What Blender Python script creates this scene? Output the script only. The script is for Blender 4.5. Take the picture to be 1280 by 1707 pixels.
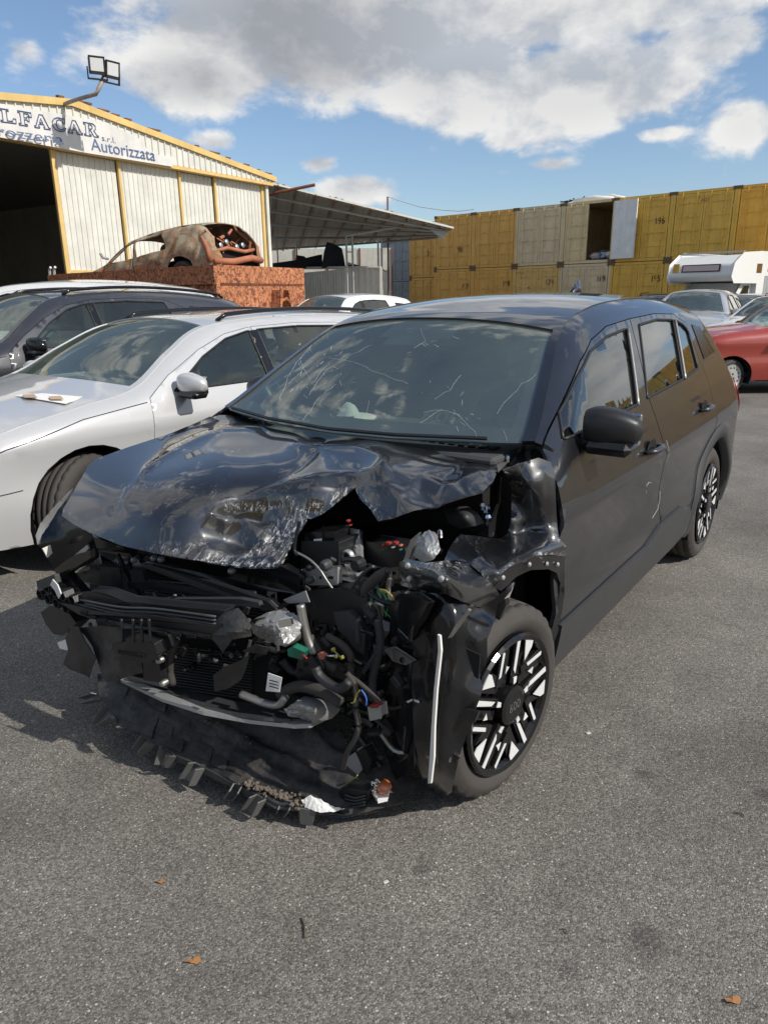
import bpy, bmesh, math, random
import numpy as np
from math import radians, sin, cos, pi, hypot, atan2
from mathutils import Vector, Matrix, geometry
scene = bpy.context.scene
for o in list(bpy.data.objects): bpy.data.objects.remove(o)
COL = scene.collection
rng = random.Random(7)

# ------------------------------------------------------------------ camera
FPX, PITCH, ROLL, CAMH = 1187.0, 16.9, -0.68, 1.53
p_, r_ = radians(PITCH), radians(ROLL)
_f = np.array([0, cos(p_), -sin(p_)]); _u = np.array([0, sin(p_), cos(p_)]); _r = np.array([1., 0, 0])
RT, UP, FW = _r*cos(r_)+_u*sin(r_), -_r*sin(r_)+_u*cos(r_), _f
CAM = np.array([0, 0, CAMH])
cd = bpy.data.cameras.new('camera'); cam = bpy.data.objects.new('camera', cd); COL.objects.link(cam)
cam.matrix_world = Matrix(((RT[0], UP[0], -FW[0], 0), (RT[1], UP[1], -FW[1], 0), (RT[2], UP[2], -FW[2], CAMH), (0, 0, 0, 1)))
cd.sensor_fit = 'VERTICAL'; cd.sensor_height = 24; cd.sensor_width = 18; cd.lens = FPX/1707*24
cd.clip_start = .05; cd.clip_end = 3000
scene.camera = cam

# ------------------------------------------------------------------ sun and sky
SUN_AZ, SUN_EL = 119.0, 40.0        # azimuth clockwise from the view direction
sd = bpy.data.lights.new('sun', 'SUN'); sun = bpy.data.objects.new('sun', sd); COL.objects.link(sun)
sd.energy = 3.9; sd.angle = radians(.53); sd.color = (1, .955, .88)
sdir = Vector((sin(radians(SUN_AZ))*cos(radians(SUN_EL)), cos(radians(SUN_AZ))*cos(radians(SUN_EL)), sin(radians(SUN_EL))))
sun.rotation_euler = sdir.to_track_quat('Z', 'Y').to_euler()
scene.view_settings.view_transform = 'Standard'; scene.view_settings.look = 'None'
scene.view_settings.exposure = 0.18; scene.view_settings.gamma = 1.0

def pray(u, v):
    return ((u-640)/FPX)*RT + ((853.5-v)/FPX)*UP + FW
def azel(u, v):
    d = pray(u, v); d = d/np.linalg.norm(d); return atan2(d[0], d[1]), math.asin(d[2])

class NT:                                        # tiny helper for node trees
    def __init__(s, nt): s.nt = nt; s.n = nt.nodes; s.l = nt.links
    def node(s, t, **k):
        n = s.n.new(t)
        for a, b in k.items():
            if a.startswith('_'): setattr(n, a[1:], b)
        return n
    def set(s, sock, v):
        if hasattr(v, 'is_output') or isinstance(v, bpy.types.NodeSocket): s.l.new(v, sock)
        elif v is not None: sock.default_value = v
    def math(s, op, a, b=None, c=None, clamp=False):
        n = s.n.new('ShaderNodeMath'); n.operation = op; n.use_clamp = clamp
        s.set(n.inputs[0], a); s.set(n.inputs[1], b)
        if c is not None: s.set(n.inputs[2], c)
        return n.outputs[0]
    def mix(s, f, a, b, bl='MIX'):
        n = s.n.new('ShaderNodeMix'); n.data_type = 'RGBA'; n.blend_type = bl
        s.set(n.inputs[0], f)
        for i, v in ((6, a), (7, b)):
            if isinstance(v, (tuple, list)): v = (*v[:3], 1)
            s.set(n.inputs[i], v)
        return n.outputs[2]
    def noise(s, vec, scale, detail=4, rough=.5, dist=0, col=False):
        n = s.n.new('ShaderNodeTexNoise'); n.inputs['Scale'].default_value = scale; n.inputs['Detail'].default_value = detail
        n.inputs['Roughness'].default_value = rough; n.inputs['Distortion'].default_value = dist
        if vec is not None: s.l.new(vec, n.inputs['Vector'])
        return n.outputs['Color' if col else 'Fac']
    def voro(s, vec, scale, out='Color', feature='F1'):
        n = s.n.new('ShaderNodeTexVoronoi'); n.feature = feature; n.inputs['Scale'].default_value = scale
        if vec is not None: s.l.new(vec, n.inputs['Vector'])
        return n.outputs[out]
    def ramp(s, f, a, b, va=0., vb=1.):
        n = s.n.new('ShaderNodeMapRange'); n.clamp = True; s.set(n.inputs[0], f)
        n.inputs[1].default_value = a; n.inputs[2].default_value = b; n.inputs[3].default_value = va; n.inputs[4].default_value = vb
        return n.outputs[0]
    def coord(s, w='Object'):
        return s.n.new('ShaderNodeTexCoord').outputs[w]
    def mapping(s, vec, sc=(1, 1, 1), loc=(0, 0, 0), rot=(0, 0, 0)):
        n = s.n.new('ShaderNodeMapping'); s.l.new(vec, n.inputs[0]); n.inputs[3].default_value = sc; n.inputs[1].default_value = loc
        n.inputs[2].default_value = rot
        return n.outputs[0]
    def sep(s, vec):
        n = s.n.new('ShaderNodeSeparateXYZ'); s.l.new(vec, n.inputs[0]); return n.outputs
    def comb(s, x, y, z):
        n = s.n.new('ShaderNodeCombineXYZ'); s.set(n.inputs[0], x); s.set(n.inputs[1], y); s.set(n.inputs[2], z); return n.outputs[0]
    def bump(s, h, strength=.3, dist=.01):
        n = s.n.new('ShaderNodeBump'); n.inputs['Strength'].default_value = strength; n.inputs['Distance'].default_value = dist
        s.l.new(h, n.inputs['Height']); return n.outputs[0]

world = bpy.data.worlds.new('World'); scene.world = world; world.use_nodes = True
W = NT(world.node_tree)
for n in list(W.n): W.n.remove(n)
sky = W.node('ShaderNodeTexSky'); sky.sky_type = 'NISHITA'; sky.sun_disc = False
sky.sun_elevation = radians(SUN_EL); sky.sun_rotation = radians(SUN_AZ); sky.altitude = 50; sky.air_density = 1.0; sky.dust_density = .8; sky.ozone_density = 3.0
bgs = W.node('ShaderNodeBackground'); bgs.inputs[1].default_value = .118
W.l.new(sky.outputs[0], bgs.inputs[0])
dirv = W.coord('Generated')
nrm = W.node('ShaderNodeVectorMath'); nrm.operation = 'NORMALIZE'; W.l.new(dirv, nrm.inputs[0])
dx, dy, dz = W.sep(nrm.outputs[0])
az = W.math('ARCTAN2', dx, dy); el = W.math('ARCSINE', dz)
# cloud banks: (px, py, half width px, half height px, weight) as seen from the yard, turned into azimuth and elevation
banks = [(560, 50, 370, 130, 1.25), (330, 125, 150, 75, 1.0), (760, 130, 160, 95, 1.1), (985, 140, 250, 85, 1.1), (930, 10, 450, 85, 1.15),
         (1180, 75, 140, 60, .9), (1245, 205, 75, 55, .9), (1100, 222, 55, 16, .7), (35, 80, 46, 34, .62), (12, 38, 30, 26, .62), (150, 88, 70, 34, .45),
         (535, 272, 48, 26, .75), (590, 315, 84, 36, .85), (365, 238, 52, 27, .62), (435, 258, 22, 15, .5), (922, 275, 42, 14, .62), (720, 250, 22, 10, .4),
         (840, 230, 50, 25, .5), (838, 288, 20, 7, .4), (600, 238, 38, 14, .36)]
dens = None
for (u_, v_, hw, hh, wt) in banks:
    a0, e0 = azel(u_, v_); a1, _ = azel(u_+hw, v_); _, e1 = azel(u_, v_-hh)
    qa = W.math('POWER', W.math('ABSOLUTE', W.math('DIVIDE', W.math('SUBTRACT', az, a0), abs(a1-a0))), 2.)
    qe = W.math('POWER', W.math('ABSOLUTE', W.math('DIVIDE', W.math('SUBTRACT', el, e0), abs(e1-e0))), 2.)
    g = W.math('MULTIPLY', W.math('EXPONENT', W.math('MULTIPLY', W.math('ADD', qa, qe), -.95)), wt)
    dens = g if dens is None else W.math('MAXIMUM', dens, g)
# the same broken cloud goes on over the rest of the sky
cvec = W.comb(W.math('DIVIDE', dx, W.math('ADD', dz, .22)), W.math('DIVIDE', dy, W.math('ADD', dz, .22)), 0)
lown = W.ramp(W.noise(cvec, 1.1, 2, .5), .40, .66)
inview = W.math('MULTIPLY', W.ramp(W.math('ABSOLUTE', az), .54, .66), 1.0)
above = W.ramp(el, .36, .46)
outm = W.math('MAXIMUM', inview, above)
dens = W.math('MAXIMUM', dens, W.math('MULTIPLY', lown, outm))
nv = W.comb(W.math('MULTIPLY', az, 1.0), W.math('MULTIPLY', el, 1.55), .37)
fb = W.noise(nv, 9, 9, .58, .15)
fb2 = W.noise(nv, 4, 5, .5)
d1 = W.math('ADD', dens, W.math('MULTIPLY', W.math('SUBTRACT', fb, .5), 1.55))
cov = W.ramp(d1, .30, .62); n_ = cov.node; n_.interpolation_type = 'SMOOTHSTEP'
# the side towards the sun is white, the underside and the core grey
nv2 = W.comb(W.math('ADD', az, .035), W.math('MULTIPLY', W.math('ADD', el, .03), 1.55), .37)
fbs = W.noise(nv2, 9, 6, .55, .15)
lit = W.ramp(W.math('SUBTRACT', fb, fbs), -.10, .12)
thick = W.ramp(W.math('ADD', W.math('MULTIPLY', dens, .9), W.math('MULTIPLY', W.math('SUBTRACT', fb2, .5), 1.1)), .42, .95)
leftgrey = W.ramp(az, azel(760, 0)[0], azel(500, 0)[0])
grey = W.math('MULTIPLY', thick, W.math('ADD', W.math('MULTIPLY', leftgrey, .7), .3))
ccol = W.mix(grey, W.mix(lit, (.56, .60, .66), (.93, .92, .90)), W.mix(lit, (.37, .385, .415), (.52, .525, .54)))
bgc = W.node('ShaderNodeBackground'); W.l.new(ccol, bgc.inputs[0]); bgc.inputs[1].default_value = .84
hz = W.ramp(el, -.02, .05)
mx = W.node('ShaderNodeMixShader'); W.l.new(W.math('MULTIPLY', W.math('MULTIPLY', cov, .96), hz), mx.inputs[0])
W.l.new(bgs.outputs[0], mx.inputs[1]); W.l.new(bgc.outputs[0], mx.inputs[2])
wo = W.node('ShaderNodeOutputWorld'); W.l.new(mx.outputs[0], wo.inputs[0])

# ------------------------------------------------------------------ materials
MATS = {}
def newmat(name):
    m = bpy.data.materials.new(name); m.use_nodes = True
    N = NT(m.node_tree); b = N.n['Principled BSDF']
    MATS[name] = m
    return m, N, b
def simple(name, col, rough=.5, metal=0., coat=0., bumpsc=None, bstr=.1, var=0., spec=.5, grime=0.):
    m, N, b = newmat(name)
    b.inputs['Roughness'].default_value = rough; b.inputs['Metallic'].default_value = metal
    b.inputs['Coat Weight'].default_value = coat; b.inputs['Coat Roughness'].default_value = .04
    b.inputs['Specular IOR Level'].default_value = spec
    c = (*col, 1); b.inputs['Base Color'].default_value = c
    co = N.coord()
    if var:
        f = N.noise(co, 6, 5, .6)
        N.l.new(N.mix(f, tuple(x*(1-var) for x in col), tuple(min(1, x*(1+var)) for x in col)), b.inputs['Base Color'])
    if bumpsc:
        N.l.new(N.bump(N.noise(co, bumpsc, 4), bstr, .004), b.inputs['Normal'])
    return m
def paint(name, col, metal=.0, dust=.12, dustcol=(.32, .30, .27), rough=.35, flake=True):
    m, N, b = newmat(name); co = N.coord()
    geo = N.node('ShaderNodeNewGeometry')
    d = N.ramp(N.noise(co, 14, 8, .7), .45, .75)
    d2 = N.ramp(N.noise(co, 90, 4, .7), .55, .8)
    up = N.ramp(N.sep(geo.outputs['Normal'])[2], -.2, 1, .35, 1)
    f = N.math('MULTIPLY', N.math('ADD', N.math('MULTIPLY', d, .6), d2), N.math('MULTIPLY', up, dust))
    base = N.mix(f, col, dustcol)
    N.l.new(base, b.inputs['Base Color'])
    b.inputs['Metallic'].default_value = metal; b.inputs['Roughness'].default_value = rough
    b.inputs['Coat Weight'].default_value = 1.0; b.inputs['Coat IOR'].default_value = 1.52 if name == 'black_paint' else 1.5
    N.l.new(N.math('ADD', N.math('MULTIPLY', f, .8), .025), b.inputs['Coat Roughness'])
    return m
paint('black_paint', (.006, .0065, .009), dust=.022, dustcol=(.30, .29, .28))
paint('silver_paint', (.56, .56, .56), metal=.2, dust=.08, rough=.32)
paint('grey_paint', (.075, .075, .08), metal=.6, dust=.16, rough=.3)
paint('white_paint', (.74, .74, .72), dust=.14)
paint('red_paint', (.34, .045, .028), dust=.10)
paint('blue_paint', (.22, .27, .34), metal=.5, dust=.1)
paint('light_silver_paint', (.5, .51, .52), metal=.5, dust=.12)
simple('camper_white', (.72, .72, .69), .45, var=.06)
simple('black_plastic', (.014, .014, .015), .42, bumpsc=260, bstr=.18, var=.25)
def dusty():
    m, N, b = newmat('dusty_plastic'); co = N.coord(); f = N.math('MULTIPLY', N.ramp(N.noise(co, 9, 8, .75), .42, .75), .55)
    N.l.new(N.mix(f, (.016, .016, .017), (.17, .15, .125)), b.inputs['Base Color']); b.inputs['Roughness'].default_value = .6
    N.l.new(N.bump(N.noise(co, 120, 4), .25, .004), b.inputs['Normal'])
dusty()
simple('grey_plastic', (.040, .041, .043), .5, bumpsc=320, bstr=.2, var=.2)
simple('gloss_plastic', (.009, .009, .010), .16, var=.2)
simple('rubber', (.050, .044, .039), .8, bumpsc=120, bstr=.2, var=.3)
simple('dark_void', (.004, .004, .004), .9)
simple('seal', (.008, .008, .008), .5)
simple('cabin', (.05, .052, .054), .8)
simple('seat_fabric', (.08, .085, .085), .9, var=.2)
simple('alloy', (.5, .5, .5), .3, metal=.85, var=.1)
simple('white_trim', (.62, .62, .61), .35)
simple('hubcap_silver', (.45, .45, .44), .38, metal=.4)
simple('chrome', (.7, .7, .7), .12, metal=1)
simple('steel', (.34, .33, .31), .42, metal=.8, bumpsc=40, bstr=.15, var=.3)
simple('zinc', (.42, .42, .41), .5, metal=.55, bumpsc=60, bstr=.3, var=.35)
simple('cast_alloy', (.40, .40, .39), .48, metal=.6, bumpsc=90, bstr=.35, var=.35)
simple('mirror_glass', (.8, .8, .8), .03, metal=1)
simple('lamp_plastic', (.65, .66, .66), .12, coat=1)
simple('lamp_red', (.35, .01, .01), .12, coat=1)
simple('amber', (.42, .11, .03), .2, coat=1)
simple('wire_green', (.03, .2, .06), .45); simple('wire_yellow', (.30, .28, .06), .45); simple('wire_red', (.30, .03, .025), .45)
simple('wire_blue', (.05, .12, .5), .45); simple('wire_black', (.012, .012, .012), .4); simple('plug_green', (.01, .13, .08), .4); simple('plug_orange', (.40, .11, .07), .45)
simple('paper', (.74, .73, .70), .8); simple('cardboard', (.42, .30, .20), .9, var=.2)
simple('airbag_cloth', (.55, .56, .52), .9)
simple('dark_cloth', (.012, .013, .018), .85)
simple('white_fill', (.75, .73, .68), .6)
simple('ink', (.015, .015, .02), .7); simple('ink_blue', (.10, .14, .27), .7)
simple('yellow_trim', (.55, .33, .05), .6, var=.25)
simple('pink_trim', (.55, .42, .42), .5)
simple('foam', (.02, .02, .022), .95, bumpsc=200, bstr=.6)
simple('leaf', (.36, .17, .06), .8, var=.3); simple('twig', (.10, .075, .05), .9); simple('stone_chip', (.5, .48, .44), .9)
simple('dirt', (.16, .13, .10), .95, bumpsc=200, bstr=.5, var=.4)
simple('sunlit_tab_plastic', (.12, .12, .115), .55, bumpsc=150, bstr=.3, var=.5)  # grey lightened in the colour to stand for sun on the torn tabs
simple('tube_light', (.6, .6, .55), .5)

def glass(name, tint=(.55, .66, .62), refl=1.0, dirt=.05):
    m, N, b = newmat(name); N.n.remove(b)
    tr = N.node('ShaderNodeBsdfTransparent'); tr.inputs[0].default_value = (*tint, 1)
    gl = N.node('ShaderNodeBsdfGlossy'); gl.inputs['Roughness'].default_value = .015; gl.inputs[0].default_value = (.95, .97, .96, 1)
    fr = N.node('ShaderNodeFresnel'); fr.inputs[0].default_value = 1.5
    mxs = N.node('ShaderNodeMixShader'); N.l.new(N.math('MULTIPLY', fr.outputs[0], refl), mxs.inputs[0])
    N.l.new(tr.outputs[0], mxs.inputs[1]); N.l.new(gl.outputs[0], mxs.inputs[2])
    df = N.node('ShaderNodeBsdfDiffuse'); df.inputs[0].default_value = (.27, .33, .28, 1)  # grey-green haze painted over the pane, together with its dust
    co = N.coord(); f = N.math('MULTIPLY', N.ramp(N.noise(co, 3, 5, .6), .2, .8, .45, 1), dirt)
    m2 = N.node('ShaderNodeMixShader'); N.l.new(f, m2.inputs[0]); N.l.new(mxs.outputs[0], m2.inputs[1]); N.l.new(df.outputs[0], m2.inputs[2])
    N.l.new(m2.outputs[0], N.n['Material Output'].inputs[0])
    return m
glass('screen_glass', (.74, .84, .78), .26, .21)
glass('side_glass', (.68, .78, .74), 1.6, .08)
glass('tinted_glass', (.05, .055, .055), 1.9, .03)
glass('lamp_glass', (.85, .87, .87), 1.2, .08)

def asphalt():
    m, N, b = newmat('asphalt'); co = N.coord()
    v1 = N.node('ShaderNodeTexVoronoi'); v1.inputs['Scale'].default_value = 225; N.l.new(co, v1.inputs['Vector'])
    r1 = N.sep(v1.outputs['Color'])[0]
    v2 = N.node('ShaderNodeTexVoronoi'); v2.inputs['Scale'].default_value = 130; N.l.new(co, v2.inputs['Vector'])
    r2 = N.sep(v2.outputs['Color'])[1]
    base = N.mix(N.ramp(r1, 0, 1), (.078, .072, .064), (.235, .217, .192))
    big = N.math('MULTIPLY', N.ramp(r1, .84, .9), N.ramp(v1.outputs['Distance'], .0, .55, 1, 0))
    base = N.mix(big, base, (.42, .39, .34))
    big2 = N.math('MULTIPLY', N.ramp(r2, .955, .965), N.ramp(v2.outputs['Distance'], .25, .42, 1, 0))
    base = N.mix(big2, base, (.52, .49, .43))
    # wear, dust and stains with shapes of their own
    w1 = N.noise(co, .8, 6, .6, .4); w2 = N.noise(co, 3.2, 5, .6)
    lightf = N.ramp(N.math('ADD', N.math('MULTIPLY', w1, .7), N.math('MULTIPLY', w2, .3)), .35, .65, .72, 1.30)
    base = N.mix(1.0, base, N.comb(lightf, lightf, lightf), 'MULTIPLY')
    st = N.ramp(N.noise(N.mapping(co, loc=(3.1, 7.7, 0)), 1.7, 3, .5), .66, .74)
    base = N.mix(N.math('MULTIPLY', st, .2), base, (.035, .032, .030))
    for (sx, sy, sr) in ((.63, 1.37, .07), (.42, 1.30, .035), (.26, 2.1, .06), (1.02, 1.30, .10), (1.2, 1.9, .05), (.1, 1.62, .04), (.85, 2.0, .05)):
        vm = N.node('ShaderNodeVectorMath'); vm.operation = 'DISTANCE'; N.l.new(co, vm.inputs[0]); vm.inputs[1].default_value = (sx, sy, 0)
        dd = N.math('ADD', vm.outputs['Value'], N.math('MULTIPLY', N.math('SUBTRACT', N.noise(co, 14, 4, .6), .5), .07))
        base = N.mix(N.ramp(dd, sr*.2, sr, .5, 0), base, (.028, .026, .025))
    N.l.new(base, b.inputs['Base Color']); b.inputs['Roughness'].default_value = .82; b.inputs['Specular IOR Level'].default_value = .35
    h = N.math('ADD', N.math('MULTIPLY', v1.outputs['Distance'], -1), N.math('MULTIPLY', N.noise(co, 60, 3), .6))
    N.l.new(N.bump(h, .55, .004), b.inputs['Normal'])
    return m
asphalt()

def worn(name, col, rust=(.16, .06, .025), amt=.5, streak=True, metal=0, rough=.55, dirt=.3):
    m, N, b = newmat(name); co = N.coord(); 
    oi = N.node('ShaderNodeObjectInfo')
    cs = N.node('ShaderNodeVectorMath'); cs.operation = 'ADD'; N.l.new(co, cs.inputs[0])
    N.l.new(N.comb(N.math('MULTIPLY', oi.outputs['Random'], 37), 0, 0), cs.inputs[1]); co = cs.outputs[0]
    n1 = N.noise(co, 1.6, 6, .65); n2 = N.noise(N.mapping(co, sc=(9, 9, .9)), 1.2, 5, .6)
    base = N.mix(N.ramp(n1, .3, .7), tuple(c*.86 for c in col), tuple(min(1, c*1.1) for c in col))
    dk = N.ramp(n2, .45, .8, 0, dirt)
    base = N.mix(dk, base, tuple(c*.35 for c in col))
    r = N.ramp(N.math('ADD', N.math('MULTIPLY', N.noise(co, 5, 8, .75), .7), N.math('MULTIPLY', n2, .3)), .66-.1*amt, .72-.1*amt)
    base = N.mix(r, base, rust)
    N.l.new(base, b.inputs['Base Color']); N.l.new(N.ramp(r, 0, 1, rough, .9), b.inputs['Roughness'])
    b.inputs['Metallic'].default_value = metal
    N.l.new(N.bump(N.noise(co, 7, 5), .25, .02), b.inputs['Normal'])
    return m
worn('container_ochre', (.74, .42, .10), amt=.25, dirt=.35)
worn('container_yellow', (.78, .48, .08), amt=.2, dirt=.3)
worn('container_orange', (.86, .46, .06), amt=.55, dirt=.25)
worn('container_cream', (.74, .58, .32), amt=.45, dirt=.35)
worn('container_beige', (.72, .58, .36), amt=.3, dirt=.4)
worn('container_rust_yellow', (.72, .48, .16), amt=1.0, dirt=.3)
worn('container_grey', (.33, .35, .36), amt=.3, dirt=.4)
worn('door_white', (.78, .79, .76), amt=.2, dirt=.25)
worn('dark_frame', (.16, .10, .05), amt=.6)
worn('shed_white', (.66, .65, .58), rust=(.30, .28, .24), amt=.35, dirt=.16)
worn('shed_yellow', (.68, .47, .17), rust=(.6, .52, .4), amt=.5, dirt=.2)
worn('sign_white', (.66, .64, .60), rust=(.5, .48, .44), amt=.2, dirt=.12)
worn('canopy_sheet', (.36, .34, .30), amt=.4, dirt=.4)
worn('galvanised', (.42, .42, .40), amt=.3, dirt=.3, metal=.3)
worn('rusty_steel', (.20, .075, .035), rust=(.07, .03, .02), amt=1.0)
worn('lamp_pole', (.33, .27, .22), amt=.4)
worn('site_cabin', (.58, .55, .47), amt=.3, dirt=.3)

def skipmat():
    m, N, b = newmat('skip_orange'); co = N.coord()
    n1 = N.noise(co, 10, 9, .75, 1.6); n2 = N.noise(co, 1.3, 4); v = N.voro(N.mapping(co, sc=(1, 1, .6)), 13, 'Distance', 'DISTANCE_TO_EDGE')
    cr = N.math('MAXIMUM', N.ramp(n1, .52, .60), N.math('MULTIPLY', N.ramp(v, .03, .08, 1, 0), N.ramp(n1, .42, .5)))
    base = N.mix(N.ramp(n2, .3, .7), (.42, .16, .065), (.56, .22, .10))
    base = N.mix(cr, base, (.12, .035, .02))
    N.l.new(base, b.inputs['Base Color']); b.inputs['Roughness'].default_value = .8
    N.l.new(N.bump(cr, .5, .02), b.inputs['Normal'])
skipmat()
def burntmat():
    m, N, b = newmat('burnt_steel'); co = N.coord()
    n1 = N.noise(co, 2.2, 8, .7, .8); n2 = N.noise(N.mapping(co, loc=(4, 2, 1)), 4, 8, .7, 1.)
    base = N.mix(N.ramp(n1, .35, .65), (.24, .19, .12), (.46, .40, .29))
    base = N.mix(N.ramp(n2, .48, .60), base, (.34, .14, .05))
    base = N.mix(N.ramp(N.noise(co, 9, 6, .7), .58, .7), base, (.04, .033, .028))
    N.l.new(base, b.inputs['Base Color']); b.inputs['Roughness'].default_value = .75; b.inputs['Metallic'].default_value = .2
    N.l.new(N.bump(n2, .5, .03), b.inputs['Normal'])
burntmat()
simple('rust_red', (.38, .14, .07), .8, bumpsc=30, bstr=.4, var=.5)

def wreckpaint():                                 # black paint with white scuffs and dust
    m, N, b = newmat('scraped_black_paint'); co = N.coord()
    at = N.node('ShaderNodeAttribute'); at.attribute_name = 'scuff'
    sc = at.outputs['Fac']
    fine = N.noise(N.mapping(co, sc=(1, 2.6, 1), rot=(0, 0, .5)), 34, 9, .85, .6)
    scr = N.math('MULTIPLY', N.ramp(fine, .52, .58), N.ramp(sc, .05, .9, 0, 1))
    specks = N.math('MULTIPLY', N.ramp(N.noise(co, 150, 3, .6), .70, .74), N.ramp(N.noise(co, 7, 3), .45, .6))
    dust = N.math('MULTIPLY', N.ramp(N.noise(co, 16, 8, .75), .45, .8), .025)
    f = N.math('MINIMUM', N.math('ADD', N.math('ADD', scr, N.math('MULTIPLY', specks, .5)), dust), 1)
    N.l.new(N.mix(f, (.006, .0065, .008), (.55, .55, .55)), b.inputs['Base Color'])
    b.inputs['Roughness'].default_value = .4; b.inputs['Coat IOR'].default_value = 1.8
    N.l.new(N.math('SUBTRACT', 1, f), b.inputs['Coat Weight'])
    N.l.new(N.math('ADD', N.math('MULTIPLY', f, .6), .03), b.inputs['Coat Roughness'])
wreckpaint()

# ------------------------------------------------------------------ mesh helpers
def tag(o, label=None, cat=None, group=None, kind=None):
    if label: o['label'] = label
    if cat: o['category'] = cat
    if group: o['group'] = group
    if kind: o['kind'] = kind
    return o
def link(o, parent=None):
    COL.objects.link(o)
    if parent is not None: o.parent = parent
    return o
def thing(name, label, cat, loc=(0, 0, 0), rotz=0., group=None, rot=None):
    o = bpy.data.objects.new(name, None); link(o); o.location = loc
    o.rotation_euler = rot if rot else (0, 0, rotz); o.empty_display_size = .2
    return tag(o, label, cat, group)
def shell_thick(V, F, th, off, smooth):
    V = np.array(V, float); n = len(V); N_ = np.zeros_like(V); bd = {}
    for f in F:
        f = list(f)
        for i in range(len(f)):
            e = (f[i], f[(i+1) % len(f)]); bd[e] = 1
    A = np.array([V[f[0]] for f in F]); B = np.array([V[f[1]] for f in F]); C_ = np.array([V[f[2]] for f in F]); fn = np.cross(B-A, C_-A)
    for k in range(max(len(f) for f in F)):
        idx = np.array([f[k] if k < len(f) else f[0] for f in F]); np.add.at(N_, idx, fn)
    N_ /= np.linalg.norm(N_, axis=1)[:, None]+1e-12
    Vo = V+N_*th*(off+1)/2; Vi = Vo-N_*th
    E_ = [e for e in bd if (e[1], e[0]) not in bd]
    VV = [Vo, Vi]; FF = [tuple(f) for f in F]+[tuple(int(i)+n for i in reversed(f)) for f in F]; k = 2*n; src = list(range(n))*2; rim = []
    if E_:
        ea = np.array(E_); rv = np.stack([Vo[ea[:, 0]], Vo[ea[:, 1]], Vi[ea[:, 1]], Vi[ea[:, 0]]], 1).reshape(-1, 3); VV.append(rv)
        rim = [(k+4*i+3, k+4*i+2, k+4*i+1, k+4*i) for i in range(len(E_))]; src += [int(j) for e in E_ for j in (e[0], e[1], e[1], e[0])]
    return np.vstack(VV), FF+rim, src, len(FF)
def mesh(name, V, F, mat, parent=None, smooth=False, thick=0., off=-1, attr=None):
    nf = None
    if thick: V, F, src, nf = shell_thick(V, F, thick, off, smooth)
    me = bpy.data.meshes.new(name); me.from_pydata([tuple(map(float, v)) for v in V], [], [tuple(int(i) for i in f) for f in F])
    me.materials.append(MATS[mat] if isinstance(mat, str) else mat)
    if smooth: me.polygons.foreach_set('use_smooth', [nf is None or i < nf for i in range(len(me.polygons))])
    if attr is not None:
        at = me.attributes.new('scuff', 'FLOAT', 'POINT'); at.data.foreach_set('value', (attr[src] if thick else attr).astype(np.float32))
    me.update()
    o = bpy.data.objects.new(name, me); link(o, parent)
    return o
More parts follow.
